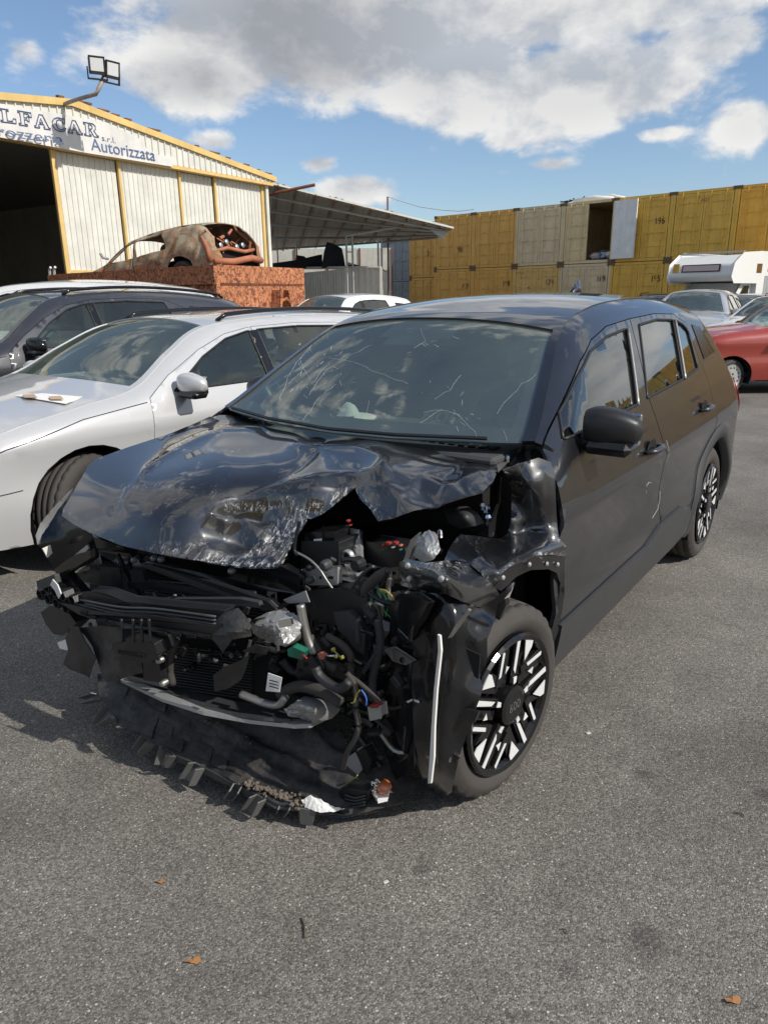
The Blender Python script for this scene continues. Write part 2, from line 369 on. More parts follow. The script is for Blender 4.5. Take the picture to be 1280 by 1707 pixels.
class MB:
    def __init__(s): s.V = []; s.F = []
    def add(s, V, F):
        k = len(s.V); s.V += [tuple(v) for v in V]; s.F += [tuple(i+k for i in f) for f in F]; return s
    def box(s, c, d, R=None, bev=0.):
        x, y, z = d[0]/2, d[1]/2, d[2]/2
        if bev:
            b = min(bev, x*.9, y*.9, z*.9); V = []
            for sx in (-1, 1):
                for sy in (-1, 1):
                    for sz in (-1, 1):
                        V += [(sx*x, sy*(y-b), sz*(z-b)), (sx*(x-b), sy*y, sz*(z-b)), (sx*(x-b), sy*(y-b), sz*z)]
            def id(sx, sy, sz, k): return ((sx > 0)*4+(sy > 0)*2+(sz > 0))*3+k
            F = []
            for s1 in (-1, 1):
                F.append((id(s1, -1, -1, 0), id(s1, 1, -1, 0), id(s1, 1, 1, 0), id(s1, -1, 1, 0)))
                F.append((id(-1, s1, -1, 1), id(1, s1, -1, 1), id(1, s1, 1, 1), id(-1, s1, 1, 1)))
                F.append((id(-1, -1, s1, 2), id(1, -1, s1, 2), id(1, 1, s1, 2), id(-1, 1, s1, 2)))
                for s2 in (-1, 1):
                    F.append((id(s1, s2, -1, 0), id(s1, s2, 1, 0), id(s1, s2, 1, 1), id(s1, s2, -1, 1)))
                    F.append((id(s1, -1, s2, 0), id(s1, 1, s2, 0), id(s1, 1, s2, 2), id(s1, -1, s2, 2)))
                    F.append((id(-1, s1, s2, 1), id(1, s1, s2, 1), id(1, s1, s2, 2), id(-1, s1, s2, 2)))
                    for s3 in (-1, 1): F.append((id(s1, s2, s3, 0), id(s1, s2, s3, 1), id(s1, s2, s3, 2)))
        else:
            V = [(sx*x, sy*y, sz*z) for sx in (-1, 1) for sy in (-1, 1) for sz in (-1, 1)]
            F = [(0, 1, 3, 2), (4, 6, 7, 5), (0, 4, 5, 1), (2, 3, 7, 6), (0, 2, 6, 4), (1, 5, 7, 3)]
        M = R if R is not None else Matrix.Identity(3)
        s.add([tuple(M @ Vector(v) + Vector(c)) for v in V], F); return s
    def tube(s, pts, r, n=8, cap=True):
        P = [Vector(p) for p in pts]; rings = []; up = None
        for i, p in enumerate(P):
            t = (P[min(i+1, len(P)-1)]-P[max(i-1, 0)])
            if t.length < 1e-7: t = Vector((0, 0, 1))
            t.normalize()
            if up is None: up = Vector((0, 0, 1)) if abs(t.z) < .9 else Vector((1, 0, 0))
            a = t.cross(up)
            if a.length < 1e-5: a = t.orthogonal()
            a.normalize(); b = t.cross(a).normalized(); up = -b if False else up
            rr = r[i] if isinstance(r, (list, tuple)) else r
            rings.append([p+(a*cos(2*pi*k/n)+b*sin(2*pi*k/n))*rr for k in range(n)])
        V = [v for ring in rings for v in ring]
        F = [(i*n+k, i*n+(k+1) % n, (i+1)*n+(k+1) % n, (i+1)*n+k) for i in range(len(P)-1) for k in range(n)]
        if cap: F += [tuple(range(n))[::-1], tuple((len(P)-1)*n+k for k in range(n))]
        s.add(V, F); return s
    def lathe(s, prof, n=32, axis='Y', c=(0, 0, 0), a0=0, a1=2*pi):
        full = abs(a1-a0-2*pi) < 1e-6; m = n if full else n+1; V = []
        for i in range(m):
            a = a0+(a1-a0)*i/n
            for (r, h) in prof:
                if axis == 'Y': V.append((c[0]+r*cos(a), c[1]+h, c[2]+r*sin(a)))
                elif axis == 'X': V.append((c[0]+h, c[1]+r*cos(a), c[2]+r*sin(a)))
                else: V.append((c[0]+r*cos(a), c[1]+r*sin(a), c[2]+h))
        k = len(prof); F = []
        for i in range(n):
            j = (i+1) % m
            for q in range(k-1): F.append((i*k+q, j*k+q, j*k+q+1, i*k+q+1))
        s.add(V, F); return s
    def prism(s, poly, n, h):                   # poly of 3D points, extruded along vector n*h
        P = [Vector(p) for p in poly]; e = Vector(n)*h; k = len(P)
        V = P+[p+e for p in P]
        F = [tuple(range(k)), tuple(range(2*k-1, k-1, -1))]+[(i, (i+1) % k, k+(i+1) % k, k+i) for i in range(k)]
        s.add(V, F); return s
    def build(s, name, mat, parent=None, smooth=False):
        return mesh(name, s.V, s.F, mat, parent, smooth)

def catmull(P, per=8, closed=False):
    P = np.array(P, float); n = len(P); out = []
    rngi = range(n if closed else n-1)
    for i in rngi:
        if closed: a, b, c, d = P[(i-1) % n], P[i], P[(i+1) % n], P[(i+2) % n]
        else: a, b, c, d = P[max(i-1, 0)], P[i], P[i+1], P[min(i+2, n-1)]
        if not closed and i == 0: a = 2*b-c
        if not closed and i == n-2: d = 2*c-b
        for k in range(per):
            t = k/per; out.append(.5*((2*b)+(-a+c)*t+(2*a-5*b+4*c-d)*t*t+(-a+3*b-3*c+d)*t**3))
    if not closed: out.append(P[-1])
    return np.array(out)
def resample(P, s, closed=False):
    P = np.array(P, float)
    if closed: P = np.vstack([P, P[:1]])
    out = []
    for a, b in zip(P[:-1], P[1:]):
        n = max(1, int(round(np.linalg.norm(b-a)/s)))
        for k in range(n): out.append(a+(b-a)*k/n)
    if not closed: out.append(P[-1])
    return np.array(out)
def seg_dist(Q, P):                                # distance from points Q to polyline P
    Q = np.atleast_2d(Q); best = np.full(len(Q), 1e9)
    for a, b in zip(P[:-1], P[1:]):
        ab = b-a; L = max(ab@ab, 1e-12); t = np.clip(((Q-a)@ab)/L, 0, 1); d = np.linalg.norm(Q-(a+t[:, None]*ab), axis=1)
        best = np.minimum(best, d)
    return best
def inpoly(Q, P):
    Q = np.atleast_2d(Q); x, y = Q[:, 0], Q[:, 1]; c = np.zeros(len(Q), bool); n = len(P)
    for i in range(n):
        x1, y1 = P[i]; x2, y2 = P[(i+1) % n]
        if y1 == y2: continue
        k = ((y1 > y) != (y2 > y)) & (x < (x2-x1)*(y-y1)/(y2-y1)+x1); c ^= k
    return c
def grow(P, d):                                    # move a closed polygon's edge out by d
    P = np.array(P, float); n = len(P); A = .5*sum(P[i][0]*P[(i+1) % n][1]-P[(i+1) % n][0]*P[i][1] for i in range(n))
    if A < 0: d = -d
    out = []
    for i in range(n):
        a, b, c = P[(i-1) % n], P[i], P[(i+1) % n]
        e1 = b-a; e2 = c-b; e1 /= max(np.linalg.norm(e1), 1e-9); e2 /= max(np.linalg.norm(e2), 1e-9)
        n1 = np.array([e1[1], -e1[0]]); n2 = np.array([e2[1], -e2[0]]); m = n1+n2; L = np.linalg.norm(m)
        m = n1 if L < 1e-6 else m/L; k = 1/max(.5, m@n1); out.append(b+m*d*k)
    return np.array(out)
def cdt(outer, holes=(), s=.05, inner=True, near=None):
    outer = resample(outer, s*(.6 if near is not None else 1), True); loops = [outer]+[resample(h, s, True) for h in holes]
    V = []; E = []
    for L in loops:
        k = len(V); V += list(L); E += [(k+i, k+(i+1) % len(L)) for i in range(len(L))]
    if inner:
        mn, mx = outer.min(0), outer.max(0); g = []; j = 0; y = mn[1]+s*.4
        while y < mx[1]:
            x = mn[0]+(s*.5 if j % 2 else 0)
            while x < mx[0]: g.append((x, y)); x += s
            y += s*.87; j += 1
        if g:
            g = np.array(g); k = inpoly(g, outer)
            for h in holes: k &= ~inpoly(g, np.array(h))
            g = g[k]
            if near is not None and len(g):          # rows of points that follow the rounded shoulder
                P, ds = near; g = g[seg_dist(g, P) > ds[-1]+s*.35]
                R_ = resample(P, s*.6); t = np.gradient(R_, axis=0); t /= np.linalg.norm(t, axis=1)[:, None]+1e-9; rows = []
                for dd in ds:
                    for sg_ in (1, -1):
                        q = R_+np.stack([t[:, 1], -t[:, 0]], 1)*dd*sg_; kk = inpoly(q, outer) & (seg_dist(q, P) > dd*.97)
                        for h in holes: kk &= ~inpoly(q, np.array(h))
                        rows.append(q[kk])
                g = np.vstack([g]+rows)
            if len(g):
                d = np.full(len(g), 1e9)
                for L in loops: d = np.minimum(d, seg_dist(g, np.vstack([L, L[:1]])))
                if near is None: V += list(g[d > s*.45])
                else: V += list(g[(d > .014) | ((d > .003) & (seg_dist(g, near[0]) < .02))])
    r = geometry.delaunay_2d_cdt([Vector((float(v[0]), float(v[1]))) for v in V], E, [], 0, 1e-6)
    v2 = np.array([(v.x, v.y) for v in r[0]]); f = np.array([t for t in r[2] if len(t) == 3])
    c = v2[f].mean(1); k = inpoly(c, outer)
    for h in holes: k &= ~inpoly(c, np.array(h))
    return v2, f[k]

# ------------------------------------------------------------------ wheels
def tyre_mesh(R, w, rim, tread=True):
    n = 96; hw = w/2
    prof = [(rim, -hw*.78), (rim+.012, -hw*.9), (rim+(R-rim)*.45, -hw*1.03), (R-.035, -hw*.99), (R-.012, -hw*.86)]
    cols = [-.80, -.62, -.60, -.54, -.52, -.22, -.20, -.14, -.12, .12, .14, .20, .22, .52, .54, .60, .62, .80]
    groove = {2: 1, 3: 1, 6: 1, 7: 1, 10: 1, 11: 1, 14: 1, 15: 1}
    core = [(R-(.009 if i in groove else 0)-.004*abs(c)**3*3, hw*c) for i, c in enumerate(cols)]
    full = prof+core+[(r, -h) for r, h in reversed(prof)]
    V = []; F = []; k = len(full)
    for i in range(n):
        a = 2*pi*i/n
        for q, (r, h) in enumerate(full):
            dr = 0
            if tread and (q in (4, 5, 6, k-5, k-6, k-7)) and i % 3 == 0: dr = -.007
            V.append(((r+dr)*cos(a), h, (r+dr)*sin(a)))
    for i in range(n):
        j = (i+1) % n
        for q in range(k-1): F.append((i*k+q, i*k+q+1, j*k+q+1, j*k+q))
    return V, F
def wheel(parent, x, y, R, w, side, style, rim=None, steer=0., z=None, name='wheel'):
    rim = rim or R*.66; z = R if z is None else z
    o = bpy.data.objects.new(name, None); link(o, parent); o.location = (x, y, z); o.rotation_euler = (0, 0, radians(steer)+(0 if side > 0 else pi))
    V, F = tyre_mesh(R, w, rim); mesh('tyre', V, F, 'rubber', o, True)
    ho = w/2
    b = MB(); b.lathe([(rim, -ho*.8), (rim*.97, ho*.80), (rim*1.0, ho*.92), (rim*1.035, ho*.9)], 48)
    b.lathe([(0.001, ho*.2), (rim*.97, ho*.2)], 32)
    if style == 'alloy':
        b.build('barrel', 'black_plastic', o, True); s = MB()
        for k in range(5):
            a = 2*pi*k/5+.3
            for da in (-.13, .13):
                p0 = (rim*.16*cos(a), rim*.16*sin(a)); p1 = (rim*.96*cos(a+da*1.6), rim*.96*sin(a+da*1.6)); tx, tz = -sin(a), cos(a)
                q = [(p0[0]-tx*.028, ho*.55, p0[1]-tz*.028), (p1[0]-tx*.017, ho*.80, p1[1]-tz*.017), (p1[0]+tx*.017, ho*.80, p1[1]+tz*.017), (p0[0]+tx*.028, ho*.55, p0[1]+tz*.028)]
                s.prism(q, (0, 1, 0), .022)
        s.lathe([(.001, ho*.8), (.05, ho*.8), (.065, ho*.7), (.07, ho*.4)], 24)
        s.lathe([(rim*.93, ho*.78), (rim*.96, ho*.9), (rim*1.03, ho*.93), (rim*1.04, ho*.86)], 48)
        s.build('rim', 'alloy', o)
    elif style == 'holes':
        b.build('barrel', 'hubcap_silver', o, True); s = MB()
        s.lathe([(.001, ho*.9), (.05, ho*.95), (rim*.55, ho*.98), (rim*.9, ho*.9), (rim*1.0, ho*.95)], 40)
        s.build('hubcap', 'hubcap_silver', o, True); h = MB()
        for k in range(14):
            a = 2*pi*k/14; h.lathe([(.001, ho*.99), (.013, ho*.99), (.013, ho*.9)], 8, c=(rim*.76*cos(a), 0, rim*.76*sin(a)))
        for k in range(4):
            a = 2*pi*k/4+.4; h.lathe([(.001, ho*1.0), (.014, ho*1.0), (.014, ho*.9)], 8, c=(rim*.28*cos(a), 0, rim*.28*sin(a)))
        tag(h.build('vent_holes', 'dark_void', o), kind='stuff')
    elif style == 'slats':
        ho = ho+.014
        b.build('barrel', 'gloss_plastic', o, True); s = MB(); wt = MB(); dk = MB()
        s.lathe([(rim*.90, ho*.80), (rim*.94, ho*.93), (rim*1.0, ho*.97), (rim*1.035, ho*.9)], 48)
        s.lathe([(.001, ho*.45), (rim*.96, ho*.55)], 40)
        s.lathe([(.001, ho*1.02), (.050, ho*1.02), (.062, ho*.98), (.066, ho*.6)], 28)
        def P(rr, tt, a, h): ca, sa = cos(a), sin(a); return (rr*ca-tt*sa, h, rr*sa+tt*ca)
        for k in range(5):
            a = 2*pi*k/5+radians(98); Rm = rim*.95
            # a fan of parallel slats per group: black blades, two of them faced white, and a white wedge at the rim
            for j, (t0, r0, r1, hw) in enumerate(((-.078, .075, .90, .013), (-.040, .065, .94, .014), (0., .07, .95, .014), (.040, .085, .94, .014))):
                hh = ho*(.80 if j % 2 else .86); r1e = math.sqrt(max(Rm**2-t0**2, 0))
                q = [P(r0, t0-hw, a, hh), P(r1e, t0-hw, a, hh), P(r1e, t0+hw, a, hh), P(r0, t0+hw, a, hh)]
                s.prism(q, (0, -1, 0), .018)
            t0 = 0.; r1e = Rm*.985
            wt.prism([P(.115, t0-.008, a, ho*.875), P(r1e, t0-.009, a, ho*.90), P(r1e, t0+.008, a, ho*.90), P(.10, t0+.005, a, ho*.875)], (0, 1, 0), .003)
            wt.prism([P(Rm*.50, -.086, a, ho*.87), P(Rm*.90, -.082, a, ho*.89), P(Rm*.88, -.070, a, ho*.89), P(Rm*.52, -.074, a, ho*.87)], (0, 1, 0), .002)
            wt.prism([P(.070, -.008, a, ho*.93), P(.092, -.010, a, ho*.92), P(.092, .008, a, ho*.92), P(.074, .006, a, ho*.93)], (0, 1, 0), .003)
            wt.prism([P(.112, -.050, a, ho*.86), P(Rm*.66, -.052, a, ho*.88), P(Rm*.62, -.030, a, ho*.88), P(.13, -.030, a, ho*.86)], (0, 1, 0), .002) if k % 1 == 0 else None
            wt.prism([P(Rm*.62, .052, a, ho*.88), P(Rm*.955, .040, a, ho*.90), P(Rm*.90, .088, a, ho*.90), P(Rm*.80, .085, a, ho*.89)], (0, 1, 0), .003)
            s.prism([P(.10, .05, a, ho*.84), P(Rm*.60, .055, a, ho*.86), P(Rm*.78, .09, a, ho*.86), P(.09, .075, a, ho*.84)], (0, -1, 0), .012)
        s.build('wheel_cover', 'gloss_plastic', o)
        for q in range(len(wt.V)//8): mesh('white_facet', wt.V[q*8:q*8+8], [tuple(i-q*8 for i in f) for f in wt.F[q*6:q*6+6]], 'white_trim', o)
    if style == 'slats':
        lt = text_mesh('cap_lettering', '600', .042, 'chrome', o, .001, align='CENTER', sx=1.0); lt.rotation_euler = (pi/2, 0, pi); lt.location = (0, ho*1.03, -.014)
    return o

# ------------------------------------------------------------------ generic car shell
class Shell:
    def __init__(s, top, W, belt=1.0, slope=.55, xf=.5, kf=.18, xr=-2.7, kr=.12, rnd=.09, sillz=.24, lenf=.85, lenr=-3.35, tuck=.05, bulge=.0):
        s.W, s.belt, s.slope, s.xf, s.kf, s.xr, s.kr, s.rnd, s.sillz, s.lenf, s.lenr, s.tuck, s.bulge = W, belt, slope, xf, kf, xr, kr, rnd, sillz, lenf, lenr, tuck, bulge
        s.keys = top                                # (x, z, tag of the run that starts here)
        P = []; T = []
        pts = np.array([(t[0], t[1]) for t in top]); C = catmull(pts, 7)
        s.P = C; s.T = [top[min(i//7, len(top)-1)][2] for i in range(len(C))]
    def sculpt(s, X, Z):                          # pressed shoulder line and the hollow below it
        w = np.clip((X-s.lenr-.25)/.3, 0, 1)*np.clip((s.lenf-.3-X)/.3, 0, 1); zs = s.belt-.155+.03*(X+1.4)*-.5
        a = Z-zs; return w*s.press*(np.exp(-np.abs(a)/.035)-.9*np.exp(-((Z-(s.belt-.36))/.10)**2))
    press = .016
    def base(s, X, Z):
        X = np.asarray(X, float); Z = np.asarray(Z, float); y = np.full(X.shape, s.W, float)
        f = np.clip((X-s.xf)/(s.lenf-s.xf), 0, 1.1); y = y-s.kf*f**2.3
        r = np.clip((s.xr-X)/(s.xr-s.lenr), 0, 1.1); y = y-s.kr*r**2.3
        q = np.clip((.5-Z)/.3, 0, 1.3); y = y-s.tuck*q**1.6
        t = np.clip(Z-(s.belt-.16), 0, None); y = y-s.slope*t*t/(t+.16)
        y = y+s.sculpt(X, Z)
        return y
    def Y(s, X, Z):
        y = s.base(X, Z); Q = np.stack([np.ravel(X), np.ravel(Z)], 1); d = seg_dist(Q, s.P).reshape(np.shape(X))
        k = np.clip(1-d/s.rnd, 0, 1); return y-s.rnd*.80*k**2.1
    def outline(s, arches, Ra, sill=None):
        sz = s.sillz if sill is None else sill
        P = [tuple(p) for p in s.P if p[1] >= sz]       # front bottom -> top -> rear bottom
        bot = []
        for ax in sorted(arches):                     # from the rear to the front
            az_ = s.arch_z; a0 = math.asin(max(-1, min(1, (sz-az_)/Ra)))
            for k in range(17):
                a = pi-a0-(pi-2*a0)*k/16; bot.append((ax+Ra*cos(a), az_+Ra*sin(a)))
        return np.array(P+[(P[-1][0], sz)][:0]+bot)
def side_part(sh, name, outer, holes, mat, parent, sgn, s=.05, off=0., thick=.012, smooth=True, extra=None):
    v, f = cdt(outer, holes, s, True, (sh.P, [sh.rnd*q for q in (.12, .28, .48, .72, 1.0)]))
    y = sh.Y(v[:, 0], v[:, 1])+off
    if extra is not None: y = y+extra(v[:, 0], v[:, 1])
    V = np.stack([v[:, 0], y*sgn, v[:, 1]], 1)
    # outward orientation
    a, b, c = V[f[:, 0]], V[f[:, 1]], V[f[:, 2]]; nn = np.cross(b-a, c-a)[:, 1].sum()
    if nn*sgn < 0: f = f[:, ::-1]
    return mesh(name, V, f, mat, parent, smooth, thick)
def ribbon(sh, name, line, w, mat, parent, sgn, off=.004, closed=False, r=None):
    L = resample(line, .03, closed)
    if closed: L = np.vstack([L, L[:1]])
    y = sh.Y(L[:, 0], L[:, 1])+off
    return MB().tube([(p[0], yy*sgn, p[1]) for p, yy in zip(L, y)], w, 6).build(name, mat, parent, True)
def strips(sh, parent, mats, crown, bow, skip=(), ucut=.93):
    """top skin by runs of the outline: bumper, nose, hood, glass, roof, rglass, hatch"""
    P = sh.P; T = sh.T; n = len(P); res = {}
    tan = np.gradient(P, axis=0); tan /= np.linalg.norm(tan, axis=1)[:, None]; nor = np.stack([tan[:, 1], -tan[:, 0]], 1)
    Ye = sh.Y(P[:, 0], P[:, 1])
    cr = np.array([crown[t] for t in T]); 
    k = np.ones(9)/9; crs = np.convolve(np.pad(cr, 4, mode='edge'), k, 'valid')
    if nor[n//2][1] < 0: nor = -nor
    U = np.linspace(-1, 1, 25); U = np.sign(U)*(1-(1-np.abs(U))**1.18)
    G = np.zeros((n, len(U), 3))
    for j, u in enumerate(U):
        sh_ = crs*(1-abs(u)**2.2)
        G[:, j, 0] = P[:, 0]+nor[:, 0]*sh_; G[:, j, 2] = P[:, 1]+nor[:, 1]*sh_; G[:, j, 1] = Ye*u
    gl_ = [i for i in range(n) if T[i] == 'glass']
    if gl_ and bow:
        g0, g1 = gl_[0], gl_[-1]
        for i in range(max(0, g0-6), g1+1):
            f_ = (1-(i-g0)/(g1-g0))**1.4 if i >= g0 else 1+(i-g0)/7.
            for j, u in enumerate(U):
                q_ = bow*f_*(1-abs(u)**2); t_ = tan[i]*(1 if tan[i][0] > 0 else -1); G[i, j, 0] += t_[0]*q_; G[i, j, 2] += t_[1]*q_
    runs = []; i = 0
    while i < n-1:
        j = i
        while j < n-1 and T[j] == T[i]: j += 1
        runs.append((T[i], i, j)); i = j
    names = dict(bumper='front_bumper', nose='grille_panel', hood='hood', glass='windshield', roof='roof', rglass='rear_window', hatch='tailgate', rbumper='rear_bumper')
    for (t, i, j) in runs:
        if t in skip: continue
        def grid(j0, j1, nm, mt, off=0., thick=.01):
            V = []; m = j1-j0+1
            for a in range(i, j+1):
                for b in range(j0, j1+1): V.append(G[a, b]+np.array([nor[a][0], 0, nor[a][1]])*off)
            F = [(r*m+c, (r+1)*m+c, (r+1)*m+c+1, r*m+c+1) for r in range(j-i) for c in range(m-1)]
            return mesh(nm, V, F, mt, parent, True, thick, off=0)
        if t in ('glass', 'rglass'):
            grid(1, len(U)-2, names[t], mats[t], -.004, 0)
            grid(0, 1, 'pillar', mats.get('pillar', mats['roof'])); grid(len(U)-2, len(U)-1, 'pillar', mats.get('pillar', mats['roof']))
        else: res[t] = grid(0, len(U)-1, names[t], mats[t])
    sh.G = G; sh.nor = nor; sh.runs = runs
    return res
def seat(parent, x, y, z=.30, s=1.0, lean=.25, mat='seat_fabric'):
    o = bpy.data.objects.new('seat', None); link(o, parent); o.location = (x, y, z)
    MB().box((0, 0, .12), (.50, .48, .16), bev=.05).build('seat_cushion', mat, o)
    R = Matrix.Rotation(-lean, 3, 'Y'); MB().box((-.32, 0, .46), (.14, .46, .60), R, bev=.06).build('backrest', mat, o)
    MB().box((-.42, 0, .85), (.09, .25, .16), R, bev=.04).build('headrest', mat, o)
    return o
def mirror(parent, x, y, z, sgn, mat, L=.19, H=.13, lower=None, arm=.10):
    o = bpy.data.objects.new('mirror', None); link(o, parent); o.location = (x, y*sgn, z)
    V = []; F = []; nu, nv = 18, 14
    for i in range(nu+1):
        t = i/nu; yy = (t)*(L)+arm*.6
        env = (sin(pi*min(1, t*.90+.10)))**.30*(1-.26*t)
        for k in range(nv):
            a = 2*pi*k/nv; cx = math.copysign(abs(cos(a))**.62, cos(a)); cz = math.copysign(abs(sin(a))**.62, sin(a))
            V.append((.065*env*(cx if cx > 0 else cx*.55)*1.15-.02*t, sgn*yy, H/2*env*cz+.014*(1-t)))
    for i in range(nu):
        for k in range(nv): F.append((i*nv+k, i*nv+(k+1) % nv, (i+1)*nv+(k+1) % nv, (i+1)*nv+k))
    F += [tuple(range(nv)), tuple(nu*nv+k for k in range(nv))]
    mesh('mirror_cap', V, F, mat, o, True)
    MB().box((-.045, sgn*(arm*.6+L*.52), .0), (.012, L*.78, H*.72), bev=.005).build('mirror_glass', 'mirror_glass', o)
    MB().tube([(0, -sgn*.02, -.045), (0, sgn*.05, -.05), (0, sgn*(arm*.6+.06), -.035)], [.035, .03, .022], 8).build('mirror_arm', 'black_plastic', o, True)
    if lower:
        MB().box((.008, sgn*(arm*.6+L*.47), -H*.38), (.125, L*.88, .045), bev=.018).build('indicator_strip', lower, o)
    return o
def handle(parent, sh, x, z, sgn, mat, L=.20):
    y = float(sh.Y(np.array([x]), np.array([z]))[0]); o = bpy.data.objects.new('door_handle', None); link(o, parent); o.location = (x, y*sgn, z)
    MB().lathe([(.001, -.004), (.045, .0015), (.055, .0025)], 20, 'Y').build('recess', 'dark_void' if mat != 'silver_paint' else 'grey_plastic', o, True).scale = (1.2, sgn, .75)
    MB().tube([(-L/2, sgn*.006, 0), (-L/2+.03, sgn*.034, .003), (0, sgn*.042, .006), (L/2-.03, sgn*.034, .003), (L/2, sgn*.006, 0)], [.010, .013, .014, .013, .010], 8).build('grip', mat, o, True)
    return o

def build_car(sp, name, label, cat, pose, group=None, rot=None):
    loc = (pose[0], pose[1], pose[3] if len(pose) > 3 else 0)
    root = thing(name, label, cat, loc, radians(pose[2]), group, rot)
    sh = Shell(sp['top'], sp['W'], **sp.get('sh', {})); R = sp['R']; sh.arch_z = R
    wb = sp['wb']; Ra = R+.055; mats = sp['mats']; res = sp.get('res', .06)
    out = sh.outline([-wb, 0], Ra, sh.sillz)
    dF, dR, wins = sp['doorF'], sp.get('doorR'), sp['wins']
    for sg in (1, -1):
        if sg in sp.get('skip_sides', ()): continue
        holes = [np.array(dF)]+([np.array(dR)] if dR else [])+[np.array(w) for w, own in wins if own == 'body']
        side_part(sh, 'body_side', out, [grow(h, .0) for h in holes], mats['body'], root, sg, res)
        for dn, dp in (('front_door', dF), ('rear_door', dR)):
            if not dp: continue
            own = [w for w, ow in wins if ow == dn]
            d = side_part(sh, dn, grow(dp, -.004), own, mats['body'], root, sg, res)
            for w in own:
                side_part(sh, 'side_window', w, [], mats['side'], d, sg, res, -.006, 0)
                ribbon(sh, 'window_seal', w, .007, 'seal', d, sg, .0, True)
            hx = min(p[0] for p in dp)+.16
            if sp.get('handles', True): handle(d, sh, hx, sp.get('hz', .88), sg, mats.get('handle', mats['body']))
        for w, ow in wins:
            if ow == 'body':
                side_part(sh, 'quarter_window', w, [], mats['side'], root, sg, res, -.006, 0); ribbon(sh, 'window_seal', w, .007, 'seal', root, sg, 0, True)
        # inner skin behind the gaps, below the belt
        xs = [p[0] for p in out]
        inn = [(.42-.42, .3), (.0, .3)]
        il = [(-.40, .30), (-.40, sh.belt-.08), (-wb+.42, sh.belt-.08), (-wb+.42, .30)]
        side_part(sh, 'inner_panel', il, [], 'dark_void', root, sg, .15, -.05, 0)
        for wx in (0, -wb):
            yo = float(sh.Y(np.array([wx]), np.array([R+Ra]))[0])
            b = MB(); b.lathe([(Ra-.012, (yo-.02)*sg), (Ra-.004, (yo-.30)*sg), (.10, (yo-.30)*sg)], 24, 'Y', (wx, 0, R), -.35, pi+.35); b.build('wheel_arch_liner', 'dark_void', root, True)
            if sp.get('cladding'):
                A = []; 
                m = 26; V = []
                for k in range(m+1):
                    a = -.28+(pi+.56)*k/m
                    for (rr, oo) in ((Ra-.012, -.02), (Ra-.010, .014), (Ra+.055, .016), (Ra+.072, .002)):
                        x_, z_ = wx+rr*cos(a), R+rr*sin(a); V.append((x_, sg*(float(sh.Y(np.array([x_]), np.array([max(z_, .2)]))[0])+oo), z_))
                F = [(k*4+q, k*4+q+1, (k+1)*4+q+1, (k+1)*4+q) for k in range(m) for q in range(3)]
                mesh('arch_cladding', V, F, 'grey_plastic', root, True)
            yw = sp['W']-.035-sp.get('tw', .20)/2
            st = sp.get('steer', 0) if wx == 0 else 0
            wheel(root, wx, yw*sg, R, sp.get('tw', .20), sg, sp['rim'], sp.get('rimr'), st)
        if dR and sp.get('handles', True):
            wf, wr_ = wins[0][0], wins[1][0]
            side_part(sh, 'pillar_trim', [wf[4], wf[3], wr_[1], wr_[0]], [], 'gloss_plastic', root, sg, .05, .004, .003)
        if sp.get('mirror'):
            mx, mz = sp['mirror'][:2]; ym = float(sh.Y(np.array([mx]), np.array([mz]))[0])
            mirror(root, mx, ym-.015, mz, sg, mats.get('mirror', mats['body']), .20, .15, lower=sp.get('mlow'))
        if sp.get('rails'):
            x0, x1 = sp['rails']; k = [i for i in range(len(sh.P)) if x1 <= sh.P[i][0] <= x0 and sh.P[i][1] > sh.belt+.2]
            pts = [(sh.P[i][0], sg*(float(sh.Y(sh.P[i:i+1, 0], sh.P[i:i+1, 1])[0])-.03), sh.P[i][1]+.045-(.03 if i in (k[0], k[-1]) else 0)) for i in k]
            MB().tube(pts, .016, 8).build('roof_rail', 'gloss_plastic', root, True)
        if sp.get('lamps'):
            side_part(sh, 'headlight', sp['lamps'], [], 'lamp_plastic', root, sg, .05, .006, .02)
        if sp.get('rlamps'):
            side_part(sh, 'tail_light', sp['rlamps'], [], 'lamp_red', root, sg, .05, .006, .02)
        for ln in sp.get('lines', []): ribbon(sh, 'shut_line', ln, .003, 'dark_void', root, sg, -.0005)
    strips(sh, root, mats, sp['crown'], .10, sp.get('skip', ()))
    # cabin
    wx0 = sp['cowl']; 
    MB().box((-1.4, 0, .30), (2.6, sp['W']*1.7, .08)).box((-wb/2, 0, .25), (wb-.9, sp['W']*1.75, .10)).box((.35, 0, .42), (.7, 1.1, .3)).box((-wb-.2, 0, .45), (.9, 1.1, .3)).build('floor_light_block', 'dark_void', root)  # cabin floor, plus dark boxes added to block light under the body
    if sp.get('interior', True):
        MB().box((wx0-.30, 0, sh.belt-.10), (.5, sp['W']*1.45, .22), bev=.06).build('dashboard', 'cabin', root)
        for sy in (.36, -.36): seat(root, wx0-1.15, sy, .28)
        MB().box((-wb+.10, 0, .62), (.18, 1.2, .62), Matrix.Rotation(-.25, 3, 'Y'), bev=.06).box((-wb+.35, 0, .40), (.5, 1.2, .16), bev=.05).build('rear_bench', 'seat_fabric', root)
        q = MB(); q.lathe([(.175, -.012), (.19, 0), (.175, .012), (.16, 0), (.175, -.012)], 28, 'X', (0, 0, 0)); q.box((0, 0, 0), (.02, .32, .03)); q.box((0, 0, -.07), (.02, .03, .14))
        sw = q.build('steering_wheel', 'cabin', root, True); sw.location = (wx0-.72, .36, sh.belt-.02); sw.rotation_euler = (0, -.35, 0)
    root['_'] = 0; del root['_']
    return root, sh

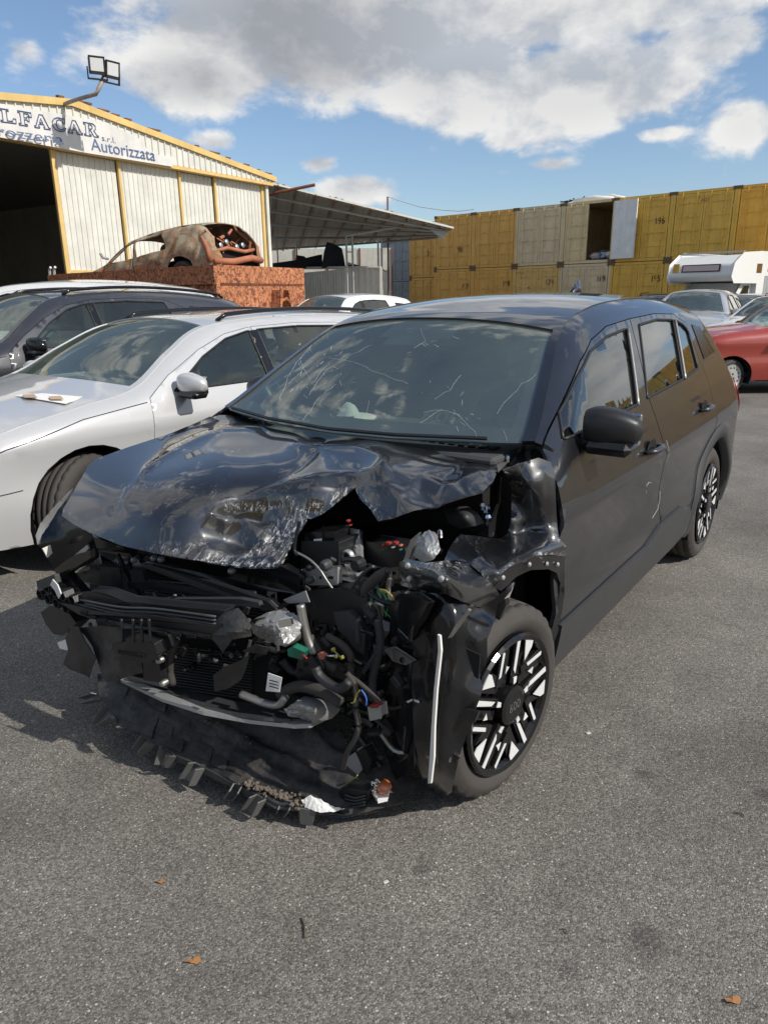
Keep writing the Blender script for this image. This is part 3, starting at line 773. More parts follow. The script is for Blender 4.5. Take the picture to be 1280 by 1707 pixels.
def at_plane(u, v, P0, nrm_):                     # where the line of sight through (u, v) meets a plane of the place
    d = pray(u, v); n = np.array(nrm_, float); t = ((np.array(P0, float)-CAM)@n)/(d@n); return CAM+t*d
def text_mesh(name, s, size, mat, parent=None, extrude=.002, outline=0., align='LEFT', sx=1., offset=0.):
    cu = bpy.data.curves.new(name, 'FONT'); cu.body = s; cu.size = size; cu.extrude = extrude; cu.align_x = align; cu.offset = offset
    cu.resolution_u = 3
    if outline: cu.fill_mode = 'NONE'; cu.bevel_depth = outline
    o = bpy.data.objects.new('tmp', cu); COL.objects.link(o); dg = bpy.context.evaluated_depsgraph_get()
    me = bpy.data.meshes.new_from_object(o.evaluated_get(dg)); bpy.data.objects.remove(o); bpy.data.curves.remove(cu)
    me.materials.clear(); me.materials.append(MATS[mat]); ob = bpy.data.objects.new(name, me); link(ob, parent); ob.scale = (sx, 1, 1)
    return ob

# ------------------------------------------------------------------ ground
g = MB(); S = 400
g.add([(-S, -S, 0), (S, -S, 0), (S, S, 0), (-S, S, 0)], [(0, 1, 2, 3)])
tag(g.build('ground', 'asphalt'), 'worn grey asphalt of the yard', kind='structure')

# ------------------------------------------------------------------ body shop shed
AZW = radians(-90-33); E0 = np.array([-3.8, 25., 0.])
shed = thing('workshop_shed', 'long white corrugated shed with yellow trim, low gable and a dark open doorway', 'building', E0, AZW)
wdir = np.array([cos(AZW), sin(AZW), 0]); wn = np.array([-sin(AZW), cos(AZW), 0])
def wl(u, v, off=0.):                             # photograph point on the shed front, in shed coordinates
    P = at_plane(u, v, E0+wn*off, wn); return ((P-E0)@wdir, off, P[2])
LW = 13.8; ZE, ZA = 5.05, 5.98
def corr(parent, name, x0, x1, z0f, z1f, y, pitch, depth, mat, rib=.25):   # vertical ribbed sheet with a free top edge
    V = []; F = []; x = x0; xs = []
    while x < x1-1e-6:
        xs += [(x, 0), (x+pitch*(1-rib), 0), (x+pitch*(1-rib*.75), depth), (x+pitch*(1-rib*.25), depth)]; x += pitch
    xs = [(min(a, x1), b) for a, b in xs]+[(x1, 0)]
    for i, (a, b) in enumerate(xs): V += [(a, y+b, z0f(a)), (a, y+b, z1f(a))]
    F = [(2*i, 2*i+2, 2*i+3, 2*i+1) for i in range(len(xs)-1)]
    return mesh(name, V, F, mat, parent)
roofz = lambda x: ZE+.12+(ZA-ZE-.12)*(1-abs(x-LW/2)/(LW/2))
corr(shed, 'gable_sheet', -.25, LW+.25, lambda x: ZE, roofz, .26, .21, .035, 'shed_white')
fa = MB()
for a, b in ((-.35, LW/2), (LW/2, LW+.35)):
    za, zb = roofz(a)-.0, roofz(b)-.0
    fa.prism([(a, .24, za-.05), (b, .24, zb-.05), (b, .24, zb+.10), (a, .24, za+.10)], (0, 1, 0), .10)
fa.build('fascia_board', 'shed_yellow', shed)
gt = MB(); rg = random.Random(3)
x = 0.
while x < LW:
    if rg.random() < .7: gt.box((x, .28, roofz(x)+.13), (rg.uniform(.1, .5), .10, rg.uniform(.015, .05)))
    x += rg.uniform(.2, .6)
tag(gt.build('gutter_debris', 'rusty_steel', shed), kind='stuff')
MB().box((LW/2-.1, .15, ZE-.05), (LW+.3, .26, .09)).build('door_track', 'shed_yellow', shed)
dposts = [7.42, 5.55, 3.52, 2.15, .08]
for i, (a, b) in enumerate(zip(dposts[1:], dposts[:-1])):
    yy = -.02 if i % 2 == 0 else .03
    corr(shed, 'sliding_door', a+.05, b-.05, lambda x: .12, lambda x: ZE-.1, yy, .155, .022, 'shed_white')
    for z_ in (2.20, .12): MB().box(((a+b)/2, yy+.04, z_), (b-a-.1, .03, .07)).build('door_rail', 'shed_yellow', shed)
for x_ in dposts: MB().box((x_, .05, (ZE-.1)/2), (.11 if x_ in (7.42, .08) else .07, .07, ZE-.1)).build('door_post', 'shed_yellow', shed)
MB().box((-.06, .08, ZE/2), (.12, .16, ZE)).build('corner_post', 'shed_white', shed)
# body of the shed: far wall, sides, roof
b = MB(); b.box((LW/2, -18, 3.03), (LW, .1, 6.06)).box((LW+.1, -9, 2.59), (.1, 18, 5.18)).box((-.03, -9, 2.59), (.06, 17.9, 5.18)); b.build('wall', 'shed_white', shed)
rf = MB()
rf.prism([(-.3, .2, roofz(-.3)+.02), (LW/2, .2, roofz(LW/2)+.06), (LW/2, .2, roofz(LW/2)+.10), (-.3, .2, roofz(-.3)+.06)], (0, -1, 0), 18.3)
rf.prism([(LW/2, .2, roofz(LW/2)+.06), (LW+.3, .2, roofz(-.3)+.02), (LW+.3, .2, roofz(-.3)+.06), (LW/2, .2, roofz(LW/2)+.10)], (0, -1, 0), 18.3)
rf.build('roof', 'canopy_sheet', shed)
b = MB(); b.box((10.6, -8, 2.2), (.06, 3, 1.5)).box((9.4, -6, 1.0), (1.6, 1.2, 2.0)).box((12, -10, 1.2), (2.6, .5, 2.4)).box((8.2, -9, 2.6), (1.3, .3, 1.8)); b.build('shelving', 'grey_plastic', shed)
MB().box((8.8, -3, 3.25), (1.3, .09, .06)).build('tube_lamp', 'tube_light', shed)
MB().box((9.95, -1.6, 2.0), (.09, .09, 1.0)).build('pale_post', 'shed_white', shed)
# sign board, flat and screwed to the gable
sg_pts = [(0, 173), (100, 190), (170, 203), (215, 222), (240, 236), (243, 247), (262, 258), (290, 262), (287, 278), (150, 256), (0, 229)]
sv = [wl(u, v, .31) for u, v in sg_pts]; sv = [(12.4, .31, sv[-1][2]-.10), (12.4, .31, sv[0][2]-.12)]+sv
signb = thing('sign_board', 'long white sign with blue lettering across the shed gable', 'sign', E0, AZW)
MB().prism([(p[0], .31, p[2]) for p in sv], (0, 1, 0), .02).build('panel', 'sign_white', signb)
def on_sign(o, u, v, rz=0.):
    p = wl(u, v, .335); o.location = p; return o
# lettering runs along -X of the shed front when read from the yard
A_ = np.array(wl(0, 208, .335)); B_ = np.array(wl(165, 232, .335))
def put_text(s, u0, v0, u1, v1, hpx, mat, outline=0., bold=0.):
    P0, P1 = Vector(wl(u0, v0, .336)), Vector(wl(u1, v1, .336)); d = P1-P0; L = d.length
    hh = abs(wl(u0, v0-hpx, .336)[2]-P0.z)
    o = text_mesh('lettering', s, 1., mat, signb, .003, outline, offset=bold)
    wd = max(v.co.x for v in o.data.vertices)-min(v.co.x for v in o.data.vertices)
    cap = max(v.co.y for v in o.data.vertices if True)
    ux = d.normalized(); uz = Vector((0, 0, 1)); uy = ux.cross(uz)
    k = L/wd; kz = hh/cap
    o.scale = (1, 1, 1)
    for v in o.data.vertices: v.co = Vector((v.co.x*k, v.co.y*kz, v.co.z))
    o.matrix_local = Matrix(((ux.x, uz.x, -wn_l.x, P0.x), (ux.y, uz.y, -wn_l.y, P0.y), (ux.z, uz.z, -wn_l.z, P0.z), (0, 0, 0, 1)))
    return o
wn_l = Vector((0, -1, 0))
# slab-serif capitals drawn as closed outlines, each 1 high
GL = {
 'A': [[(0, 0), (.30, 0), (.30, .12), (.24, .12), (.30, .30), (.56, .30), (.62, .12), (.55, .12), (.55, 0), (.95, 0), (.95, .12), (.86, .12), (.56, 1), (.36, 1), (.08, .12), (0, .12)], [(.35, .42), (.43, .72), (.52, .42)]],
 'L': [[(0, 0), (.78, 0), (.78, .36), (.66, .36), (.60, .14), (.34, .14), (.34, .88), (.46, .88), (.46, 1), (0, 1), (0, .88), (.12, .88), (.12, .12), (0, .12)]],
 'F': [[(0, 0), (.48, 0), (.48, .12), (.34, .12), (.34, .44), (.5, .44), (.53, .34), (.62, .34), (.62, .70), (.53, .70), (.5, .58), (.34, .58), (.34, .87), (.60, .87), (.68, .68), (.78, .68), (.78, 1), (0, 1), (0, .88), (.12, .88), (.12, .12), (0, .12)]],
 'C': [[(.88, .28), (.80, .33), (.68, .17), (.52, .12), (.36, .22), (.28, .5), (.36, .78), (.52, .88), (.66, .82), (.74, .64), (.85, .64), (.85, 1.0), (.76, 1.0), (.74, .93), (.60, 1.0), (.42, 1.0), (.20, .88), (.06, .66), (.04, .40), (.16, .14), (.38, 0), (.60, 0), (.78, .10)]],
 'R': [[(0, 0), (.46, 0), (.46, .12), (.34, .12), (.34, .44), (.44, .44), (.64, 0), (.95, 0), (.95, .12), (.86, .12), (.66, .48), (.80, .60), (.80, .86), (.64, 1), (0, 1), (0, .88), (.12, .88), (.12, .12), (0, .12)], [(.34, .56), (.34, .88), (.50, .88), (.58, .80), (.58, .64), (.50, .56)]]}
def slab_word(word, u0, v0, u1, v1, hpx, gap=.12):
    P0, P1 = Vector(wl(u0, v0, .34)), Vector(wl(u1, v1, .34)); d = P1-P0; hh = abs(wl(u0, v0-hpx, .34)[2]-P0.z)
    wds = [max(p[0] for p in GL[c][0]) for c in word]; tot = sum(wds)+gap*(len(word)-1); k = d.length/tot; ux = d.normalized(); x = 0
    for c, w in zip(word, wds):
        m = MB()
        for loop in GL[c]:
            pts = [P0+ux*((x+px)*k)+Vector((0, 0, 1))*(py*hh)+Vector((0, .0, 0)) for px, py in loop]
            m.tube(pts+[pts[0]], .013, 4)
            sh2 = [p+ux*.035-Vector((0, 0, .03)) for p in pts]; 
        m.build('letter', 'ink_blue', signb); x += w+gap
slab_word('AL', -34, 198, 28, 206, 22); slab_word('FACAR', 33, 208, 165, 229, 23)
put_text('s.r.l.', 170, 234, 193, 239, 9, 'ink_blue')
put_text('Carrozzeria', -62, 218, 101, 235, 18, 'ink_blue', bold=.0)
put_text('Autorizzata', 153, 250, 259, 267, 20, 'ink_blue', bold=.0)

# floodlights on a bent arm at the gable tip
fl = thing('floodlight_mast', 'pair of black square floodlights on a bent pole at the gable peak', 'floodlight', E0+wdir*(LW/2)+wn*.4+np.array([0, 0, ZA]), 0)
base = Vector(fl.location)
def fp(u, v, dist):                               # along the arm, coming out of the wall towards the yard
    P = at_plane(u, v, E0+wn*dist, wn); return Vector(P)-base
arm = [fp(107, 174, .3), fp(125, 167, .8), fp(160, 157, 1.7), fp(164, 150, 1.75), fp(173, 130, 1.8)]
MB().tube(arm, .045, 8).build('arm', 'lamp_pole', fl, True)
for (u0, v0, w) in ((162, 109, 0), (188, 117, 1)):
    o = bpy.data.objects.new('lamp_head', None); link(o, fl); o.location = fp(u0, v0, 1.85)
    dirn = Vector((.75, -.62, -.20)).normalized() if w else Vector((.42, -.88, -.14)).normalized()
    o.rotation_euler = dirn.to_track_quat('-Y', 'Z').to_euler()
    b = MB(); b.box((0, .05, 0), (.34, .12, .34), bev=.02)
    for k in range(6): b.box((-.13+.052*k, .14, 0), (.012, .08, .28))
    b.build('housing', 'black_plastic', o); MB().box((0, -.015, .015), (.27, .01, .25)).build('lamp_glass', 'lamp_plastic', o)
    fr = MB(); fr.box((0, -.012, .165), (.34, .03, .03)).box((0, -.012, -.14), (.34, .03, .06)).box((-.155, -.012, 0), (.03, .03, .34)).box((.155, -.012, 0), (.03, .03, .34)); fr.build('bezel', 'black_plastic', o)
    MB().box((0, .06, -.26), (.42, .05, .035)).box((-.2, .06, -.15), (.025, .05, .24)).box((.2, .06, -.15), (.025, .05, .24)).build('bracket', 'black_plastic', o)

# ------------------------------------------------------------------ lean-to canopy beside the shed
cn = thing('canopy', 'sagging sheet metal canopy with rusty purlins leaning off the shed', 'canopy', (0, 27, 0), 0)
def cp(u, v, D): return Vector(tuple(pray(u, v)*(D/pray(u, v)[1])))+Vector((0, 0, CAMH))-Vector((0, 27, 0))
FL, FR, BR, BL = cp(446, 304, 25.3), cp(756, 380, 27.0), cp(738, 392, 33), cp(436, 420, 40)
def cq(s, t, dz=0): return FL*(1-s)*(1-t)+FR*s*(1-t)+BR*s*t+BL*(1-s)*t+Vector((0, 0, dz))
V = []; F = []; n1, n2 = 60, 6
for i in range(n1+1):
    for j in range(n2+1): V.append(cq(i/n1, j/n2, (.035 if i % 2 else 0)+.04*sin(i*.37)*(j == 0)))
F = [(i*(n2+1)+j, (i+1)*(n2+1)+j, (i+1)*(n2+1)+j+1, i*(n2+1)+j+1) for i in range(n1) for j in range(n2)]
mesh('roof_sheet', V, F, 'canopy_sheet', cn, thick=.012)
for t in (.06, .22, .4, .62, .85):
    MB().tube([cq(0, t, -.22), cq(.5, t, -.20), cq(.97, t, -.12)], .05, 6).build('rafter', 'galvanised', cn)
for s_ in (.05, .14, .24, .34, .44, .54, .64, .74, .84, .93):
    MB().tube([cq(s_, -.02, -.08), cq(s_, .98, -.08)], .035, 4).build('purlin', 'rusty_steel', cn)
MB().tube([cp(434, 327, 25.6), cp(525, 308, 25.0)], .05, 4).build('loose_beam', 'rusty_steel', cn)
MB().prism([FL+Vector((0, -.05, -.03)), FR+Vector((0, -.05, -.03)), FR+Vector((0, -.05, .03)), FL+Vector((0, -.05, .03))], (0, 1, 0), .04).build('edge_trim', 'shed_white', cn)
MB().prism([cp(716, 383, 27.2), cp(744, 386, 27.2), cp(740, 398, 27.2), cp(728, 392, 27.2)], (0, 1, 0), .03).build('bent_flap', 'galvanised', cn)
def ground_of(P): return Vector((P.x, P.y, 0))
for (u, v, D) in ((577, 393, 27.5), (587, 393, 27.5), (630, 397, 28), (636, 397, 28.0), (494, 404, 33), (462, 408, 37)):
    P = cp(u, v, D); MB().tube([P, ground_of(P)], .035, 4).build('post', 'galvanised', cn)
for v in (398, 420, 440):
    MB().tube([cp(577, v, 27.5), cp(587, v, 27.5)], .02, 4).build('rung', 'galvanised', cn)
MB().tube([cp(577, 393, 27.4), cp(655, 380, 27.4)], .04, 4).build('rafter', 'galvanised', cn)
# back wall of the canopy, pale sheets between dark studs
bw = thing('boundary_wall', 'pale panelled wall in shade behind the canopy', 'wall', (0, 41, 0), 0)
for k in range(6):
    x = -9+k*1.75; MB().box((x, 0, 2.0), (1.68, .08, 4.0)).build('wall_panel', 'site_cabin', bw)
    MB().box((x+.86, -.06, 2.0), (.08, .1, 4.0)).build('stud', 'rusty_steel', bw)
# pale ribbed cabin under the canopy
cb = thing('site_cabin', 'pale ribbed metal cabin under the end of the canopy', 'container', (0, 0, 0), 0)
c0, c1 = cp(576, 446, 28)+Vector((0, 27, 0)), cp(635, 446, 27.2)+Vector((0, 27, 0)); c2 = cp(503, 447, 32)+Vector((0, 27, 0))
def ribwall(parent, name, A, B, z0, z1, pitch, depth, mat):
    d = (B-A); d.z = 0; L = d.length; u = d.normalized(); n = Vector((u.y, -u.x, 0)); V = []; x = 0; pr = []
    while x < L: pr += [(x, 0), (x+pitch*.4, 0), (x+pitch*.5, depth), (x+pitch*.9, depth)]; x += pitch
    pr = [(min(a, L), b) for a, b in pr]+[(L, 0)]
    for a, b in pr:
        p = A+u*a+n*b; V += [(p.x, p.y, z0), (p.x, p.y, z1)]
    return mesh(name, V, [(2*i, 2*i+2, 2*i+3, 2*i+1) for i in range(len(pr)-1)], mat, parent)
ribwall(cb, 'front_wall', c0, c1, 0, c0.z, .26, .05, 'site_cabin'); ribwall(cb, 'side_wall', c2, c0, 0, c0.z-.05, .26, .05, 'site_cabin')
tp = MB(); tp.add([c0, c1, c1+Vector((.3, 5, 0)), c2], [(0, 1, 2, 3)]); tp.build('roof', 'site_cabin', cb)
MB().tube([c0-Vector((0, .03, 0)), c1-Vector((0, .03, 0))], .05, 4).tube([c2, c0], .05, 4).build('top_rail', 'site_cabin', cb)
for c in (c0, c1): MB().box((c.x, c.y-.02, c.z/2), (.10, .10, c.z)).build('corner_post', 'site_cabin', cb)
# scrap on top of the cabin
def lump(name, label, cat, pts, D, th, mat, group=None):
    P = [Vector(tuple(CAM+pray(u, v)*(D/pray(u, v)[1]))) for u, v in pts]; c = sum(P, Vector())/len(P)
    P = [p-c for p in P]; n = len(P); V = [p for p in P]+[p*.92+Vector((0, th, 0)) for p in P]+[Vector((0, -.12, .05)), Vector((0, th+.1, 0))]
    F = [(i, (i+1) % n, n+(i+1) % n, n+i) for i in range(n)]+[((i+1) % n, i, 2*n) for i in range(n)]+[(n+i, n+(i+1) % n, 2*n+1) for i in range(n)]
    o = mesh(name, V, F, mat); o.location = c; return tag(o, label, cat, group)
lump('folded_tarpaulin', 'tall dark folded tarpaulin heaped on the pale cabin', 'tarpaulin', [(536, 447), (540, 420), (545, 403), (556, 406), (570, 414), (573, 428), (576, 446)], 29.5, .8, 'dark_cloth')
lump('scrap_pile', 'low black heap of car parts under the canopy', 'scrap', [(438, 448), (445, 440), (470, 437), (492, 441), (494, 425), (507, 427), (509, 441), (520, 432), (530, 425), (537, 424), (538, 447)], 31.5, 1.0, 'dark_cloth')
lump('scrap_bumper', 'small dark scrap lying on the cabin roof edge', 'scrap', [(578, 445), (580, 437), (590, 440), (603, 444), (604, 447)], 28.8, .4, 'dark_cloth')

# ------------------------------------------------------------------ shipping containers
CW, CH, CL = 2.438, 2.591, 6.06
CB0 = np.array([8.19, 34.4]); CA = radians(-42.3); CSP = 2.445
def door_mesh(w, h):
    b = MB(); b.box((0, 0, h/2), (w, .04, h))
    b.box((0, -.028, .06), (w, .02, .10)).box((0, -.028, h-.06), (w, .02, .10)).box((-w/2+.04, -.028, h/2), (.07, .02, h-.22)).box((w/2-.04, -.028, h/2), (.07, .02, h-.22))
    for z in (.20, .42, .64, .86): 
        for sx in (-1, 1): b.box((sx*w*.20, -.030, h*z), (w*.36, .040, .06))
    return b
DM = {}
def container(label, col, mat, i, top, number=None, opened=False, npos=.75, nz=.62, dy=0., dz=0., sx=1., frame='dark_frame'):
    p = CB0+np.array([cos(CA), sin(CA)])*CSP*(i-3+.5)+np.array([-sin(CA), cos(CA)])*dy
    z0 = (2.80 if top else 2.80-CH-.005)+dz
    root = thing('shipping_container', label, 'container', (p[0], p[1], z0), CA, 'shipping containers stacked along the yard edge')
    w, h, L = CW, CH, CL
    b = MB()
    for sx_ in (-1, 1):
        b.box((sx_*(w/2-.05), .06, h/2), (.10, .12, h-.24)).box((sx_*(w/2-.05), L-.06, h/2), (.10, .12, h-.24))
        b.box((sx_*(w/2-.03), L/2, h-.05), (.06, L-.3, .10)).box((sx_*(w/2-.03), L/2, .06), (.06, L-.3, .12))
    b.box((0, .06, h-.07), (w-.34, .11, .11)).box((0, .06, .07), (w-.34, .11, .12)); b.build('frame', mat, root)
    for sx_ in (-1, 1):
        for zz in (.06, h-.06):
            m = MB(); m.box((sx_*(w/2-.085), .07, zz), (.17, .19, .118)); m.box((sx_*(w/2-.085), -.027, zz), (.07, .012, .055)); m.build('corner_casting', frame, root)
    for sx_ in (-1, 1):
        ribs = []; V = []; y = .15; pr = []
        while y < L-.15: pr += [(y, .0), (y+.07, .036), (y+.14, .036), (y+.21, 0)]; y += .28
        for a, d in pr: V += [(sx_*(w/2-.012-d), a, .11), (sx_*(w/2-.012-d), a, h-.1)]
        mesh('side_wall', V, [(2*q, 2*q+2, 2*q+3, 2*q+1) for q in range(len(pr)-1)], mat, root)
    MB().box((0, L/2, h-.03), (w-.1, L-.2, .03)).build('roof', mat, root)
    MB().box((0, L-.05, h/2), (w-.1, .03, h-.2)).build('end_wall', mat, root)
    if opened: MB().box((0, L/2, .14), (w-.1, L-.2, .03)).build('floor', 'cabin', root)
    dw, dh = (w-.24)/2, h-.27
    key = (mat, 'd')
    if key not in DM: 
        o = door_mesh(dw-.012, dh).build('door', mat, root); DM[key] = o.data; bpy.data.objects.remove(o)
    if ('rod' not in DM):
        r = MB().tube([(0, 0, -.06), (0, 0, dh+.06)], .018, 6)
        for z in (.05, .3, .7, .95): r.box((0, .0, dh*z), (.09, .03, .07))
        r.box((.09, -.02, dh*.42), (.2, .012, .035)); o = r.build('lock_bar', mat, root); DM['rod'] = o.data; bpy.data.objects.remove(o)
    for sx_ in (-1, 1):
        if opened and sx_ == 1:
            d = door_mesh(dw-.012, dh).build('door', 'door_white', root); d.location = (w/2+.02+dw*.5*cos(.25), -.10-dw*.5*sin(.25)*.6, .135); d.rotation_euler = (0, 0, pi-.15)
            continue
        d = bpy.data.objects.new('door', DM[key]); link(d, root); d.location = (sx_*dw/2, .03, .135)
        for k in (-.26, .26):
            rme = DM.get(('rod', mat))
            if rme is None:
                rme = DM['rod'].copy(); rme.materials.clear(); rme.materials.append(MATS[mat]); DM[('rod', mat)] = rme
            r = bpy.data.objects.new('lock_bar', rme); link(r, d); r.location = (dw*k, -.070, 0)
    if number:
        t = text_mesh('number', number, .36, 'ink', root, .001, sx=.8); t.rotation_euler = (pi/2, 0, 0); t.location = (-w/2+w*npos, -.024, h*nz)
    return root
container('ochre container, upper row, far left beside the canopy tip, marked 190', 0, 'container_ochre', 0, True, '190', npos=.57, nz=.30)
container('ochre upper container between the one marked 190 and the faded cream ones', 1, 'container_ochre', 1, True)
container('cream upper container with dark smudges, its doors shut, left of the open one', 2, 'container_beige', 2, True)
container('cream upper container with one door swung open on a dark load', 3, 'container_cream', 3, True, opened=True)
container('yellow upper container behind the open white door, marked 196', 4, 'container_yellow', 4, True, '196', npos=.72, nz=.55)
container('olive yellow upper container with a red sticker over its doors, above the camper', 5, 'container_yellow', 5, True)
container('orange yellow upper container with rusty bottom edge at the right side', 6, 'container_orange', 6, True)
container('ochre lower container marked 197, the leftmost one right of the canopy tip', 0, 'container_ochre', 0, False, '197', npos=.74, nz=.62)
container('ochre lower container marked 198, next to the one with rust runs', 0, 'container_ochre', 1, False, '198', npos=.74, nz=.66)
container('pale lower container with rust runs below its top edge, marked 178', 0, 'container_rust_yellow', 2, False, '178', npos=.70, nz=.66)
container('cream lower container marked 169, under the open one', 0, 'container_beige', 3, False, '169', npos=.74, nz=.70)
container('yellow lower container marked 195, left of the camper', 0, 'container_yellow', 4, False, '195', npos=.74, nz=.68)
container('yellow lower container half hidden behind the camper roof', 0, 'container_yellow', 5, False)
container('ochre lower container hidden low behind the camper', 0, 'container_ochre', 6, False)
container('ochre upper container marked 21 with a rust streak, under the canopy tip', 0, 'container_ochre', -1, True, '21', npos=.52, nz=.42, dy=.9, dz=-.35)
container('ochre lower container below the one marked 21', 0, 'container_ochre', -1, False, dy=.9, dz=-.35)
CONT_ROWS = True
container('grey container at the left end of the row, above another grey one', 0, 'container_grey', -2, True, dy=1.4, dz=-.5)
container('grey lower container at the left end of the row', 0, 'container_grey', -2, False, dy=1.4, dz=-.5)
NTH = ['first', 'second', 'third', 'fourth', 'fifth', 'sixth', 'seventh']
for i in (7, 8, 9, 10, 11, 12, 13): 
    container(NTH[i-7]+' upper container beyond the right edge of the photo', 0, ['container_orange', 'container_yellow'][i % 2], i, True)
    container(NTH[i-7]+' lower container beyond the right edge of the photo', 0, 'container_ochre', i, False)
for i in range(7):                                # a second row of stacked containers on the near side of the yard, seen in the black paint
    for up in (0, 1):
        c = container('%s container from the right in the %s row behind the viewer' % (NTH[i], 'upper' if up else 'lower'), 0, ['container_ochre', 'container_orange', 'container_yellow'][(i+up) % 3], 0, bool(up))
        c.location = (9.0-i*2.6, -13.5, 2.6*up); c.rotation_euler = (0, 0, pi)
# red sticker and load in the open container
def cloc(i, x, y, z): 
    p = CB0+np.array([cos(CA), sin(CA)])*(CSP*(i-3+.5)+x)+np.array([-sin(CA), cos(CA)])*y; return (p[0], p[1], z)
t = text_mesh('warning_sticker', 'A21', .20, 'rust_red', None, .002); t.location = cloc(5, -.10, -.07, 2.80+2.12); t.rotation_euler = (pi/2, 0, CA); tag(t, 'small dark red sticker at the top of the olive yellow doors', 'sticker')
for k, (x, y, z, s_, m_, lb) in enumerate(((.25, .5, 3.10, .22, 'pink_trim', 'pale crumpled bag low in the open container'), (.62, .6, 3.15, .26, 'blue_paint', 'blue grey bag in the open container'), (.95, .45, 3.12, .2, 'site_cabin', 'whitish bag at the right edge of the open container'))):
    b = MB(); V = []; r2 = random.Random(k)
    bm = bmesh.new(); bmesh.ops.create_icosphere(bm, subdivisions=2, radius=s_)
    for v in bm.verts: v.co *= r2.uniform(.75, 1.15); v.co.x *= 1.3; v.co.z *= .85
    me = bpy.data.meshes.new('bag'); bm.to_mesh(me); bm.free(); me.materials.append(MATS[m_]); o = bpy.data.objects.new('rubbish_bag', me); link(o); o.location = cloc(3, x, y, z); tag(o, lb, 'bag')
# junk on the container roofs
ju = thing('rolled_sheets', 'white rolled sheeting and dark scrap lying on the container roof', 'scrap', cloc(3, -.2, .8, 2.80+CH), CA)
MB().tube([(-1.0, 0, .12), (0, .05, .17), (.9, 0, .10)], [.09, .13, .07], 8).tube([(-.3, .3, .2), (.7, .3, .24), (1.3, .3, .10)], [.05, .07, .05], 8).build('sheeting', 'camper_white', ju, True)
m = MB(); r2 = random.Random(5)
for k in range(22): 
    a = Vector((r2.uniform(-1.4, -.3), r2.uniform(0, .4), r2.uniform(.02, .2))); m.tube([a, a+Vector((r2.uniform(-.4, .4), 0, r2.uniform(-.06, .12)))], .03, 4)
m.build('scrap', 'dark_cloth', ju)
# pole and slack wire behind the canopy
pw = thing('wire_pole', 'thin rusty pole with a slack wire behind the canopy', 'pole', (0, 0, 0))
wp = [Vector(tuple(CAM+pray(u, v)*(34/pray(u, v)[1]))) for u, v in ((646, 328), (670, 336), (700, 345), (735, 350), (765, 352), (790, 349))]
MB().tube([wp[0], Vector((wp[0].x, wp[0].y, 0))], .045, 6).build('pole', 'rusty_steel', pw); MB().tube(wp, .016, 4).build('wire', 'galvanised', pw)

# ------------------------------------------------------------------ skip with the burnt car on it
sk0 = CAM+pray(361, 441)*(13.0/pray(361, 441)[1]); sk1 = CAM+pray(503, 448)*(15.2/pray(503, 448)[1]); sk2 = CAM+pray(88, 457)*(17.0/pray(88, 457)[1])
HS = float(sk0[2]); e1 = Vector((sk1[0]-sk0[0], sk1[1]-sk0[1], 0)); e2 = Vector((sk2[0]-sk0[0], sk2[1]-sk0[1], 0))
skip = thing('scrap_skip', 'rusty orange steel skip with peeling paint, a wrecked car on top', 'skip', (sk0[0], sk0[1], 0), 0)
e2n = e2.normalized(); e1n = Vector((-e2n.y, e2n.x, 0)); e1n = e1n if e1n.dot(e1) > 0 else -e1n
L1, L2 = e1.length, e2.length*1.02; e1n = e1.normalized()
def wallp(A, B, nm, rib=True):
    d = (B-A).normalized(); n = Vector((d.y, -d.x, 0)); n = n if n.dot(Vector((0, -1, 0))) > 0 else -n
    MB().prism([A, B, B+Vector((0, 0, HS)), A+Vector((0, 0, HS))], -n, .06).build(nm, 'skip_orange', skip)
    if rib:
        L = (B-A).length; k = int(L/.62)
        for i in range(k+1):
            c = A+d*(L*i/k); r = MB().prism([c-d*.05, c+d*.05, c+d*.05+Vector((0, 0, HS-.32)), c-d*.05+Vector((0, 0, HS-.32))], n, .07); r.build('rib', 'skip_orange', skip)
        MB().prism([A+Vector((0, 0, HS-.32)), B+Vector((0, 0, HS-.32)), B+Vector((0, 0, HS-.02)), A+Vector((0, 0, HS-.02))], n, .065).build('top_rail', 'skip_orange', skip)
O = Vector((0, 0, 0)); E1 = e1n*L1; E2 = e2n*L2
wallp(E2, O, 'side_wall'); wallp(O, E1, 'end_wall', False); wallp(E1, E1+E2, 'side_wall', False); wallp(E2, E1+E2, 'end_wall', False)
MB().prism([O, E1, E1+E2, E2], (0, 0, 1), .05).build('load_bed', 'rusty_steel', skip).location.z = HS-.35
ne = Vector((e1n.y, -e1n.x, 0)); ne = ne if ne.dot(Vector((0, -1, 0))) > 0 else -ne
hb = MB(); c = E1*.66
for s_ in (-1, 1):
    hb.prism([c+e1n*(s_*.30)+Vector((0, 0, HS*.25)), c+e1n*(s_*.38)+Vector((0, 0, HS*.25)), c+e1n*(s_*.16)+Vector((0, 0, HS-.42)), c+e1n*(s_*.08)+Vector((0, 0, HS-.42))], ne, .22)
hb.tube([c-e1n*.12+ne*.18+Vector((0, 0, HS-.62)), c+ne*.22+Vector((0, 0, HS-.58)), c+e1n*.16+ne*.18+Vector((0, 0, HS-.66))], .03, 6)
hb.build('lifting_hook', 'skip_orange', skip)
MB().tube([E2+Vector((0, 0, HS-.1)), E2+Vector((.0, 0, HS+.12)), E2-e2n*.08+Vector((0, 0, HS+.15))], .03, 5).tube([E2-e2n*.22+Vector((0, 0, HS-.1)), E2-e2n*.22+Vector((0, 0, HS+.12)), E2-e2n*.30+Vector((0, 0, HS+.15))], .03, 5).build('latch', 'galvanised', skip)

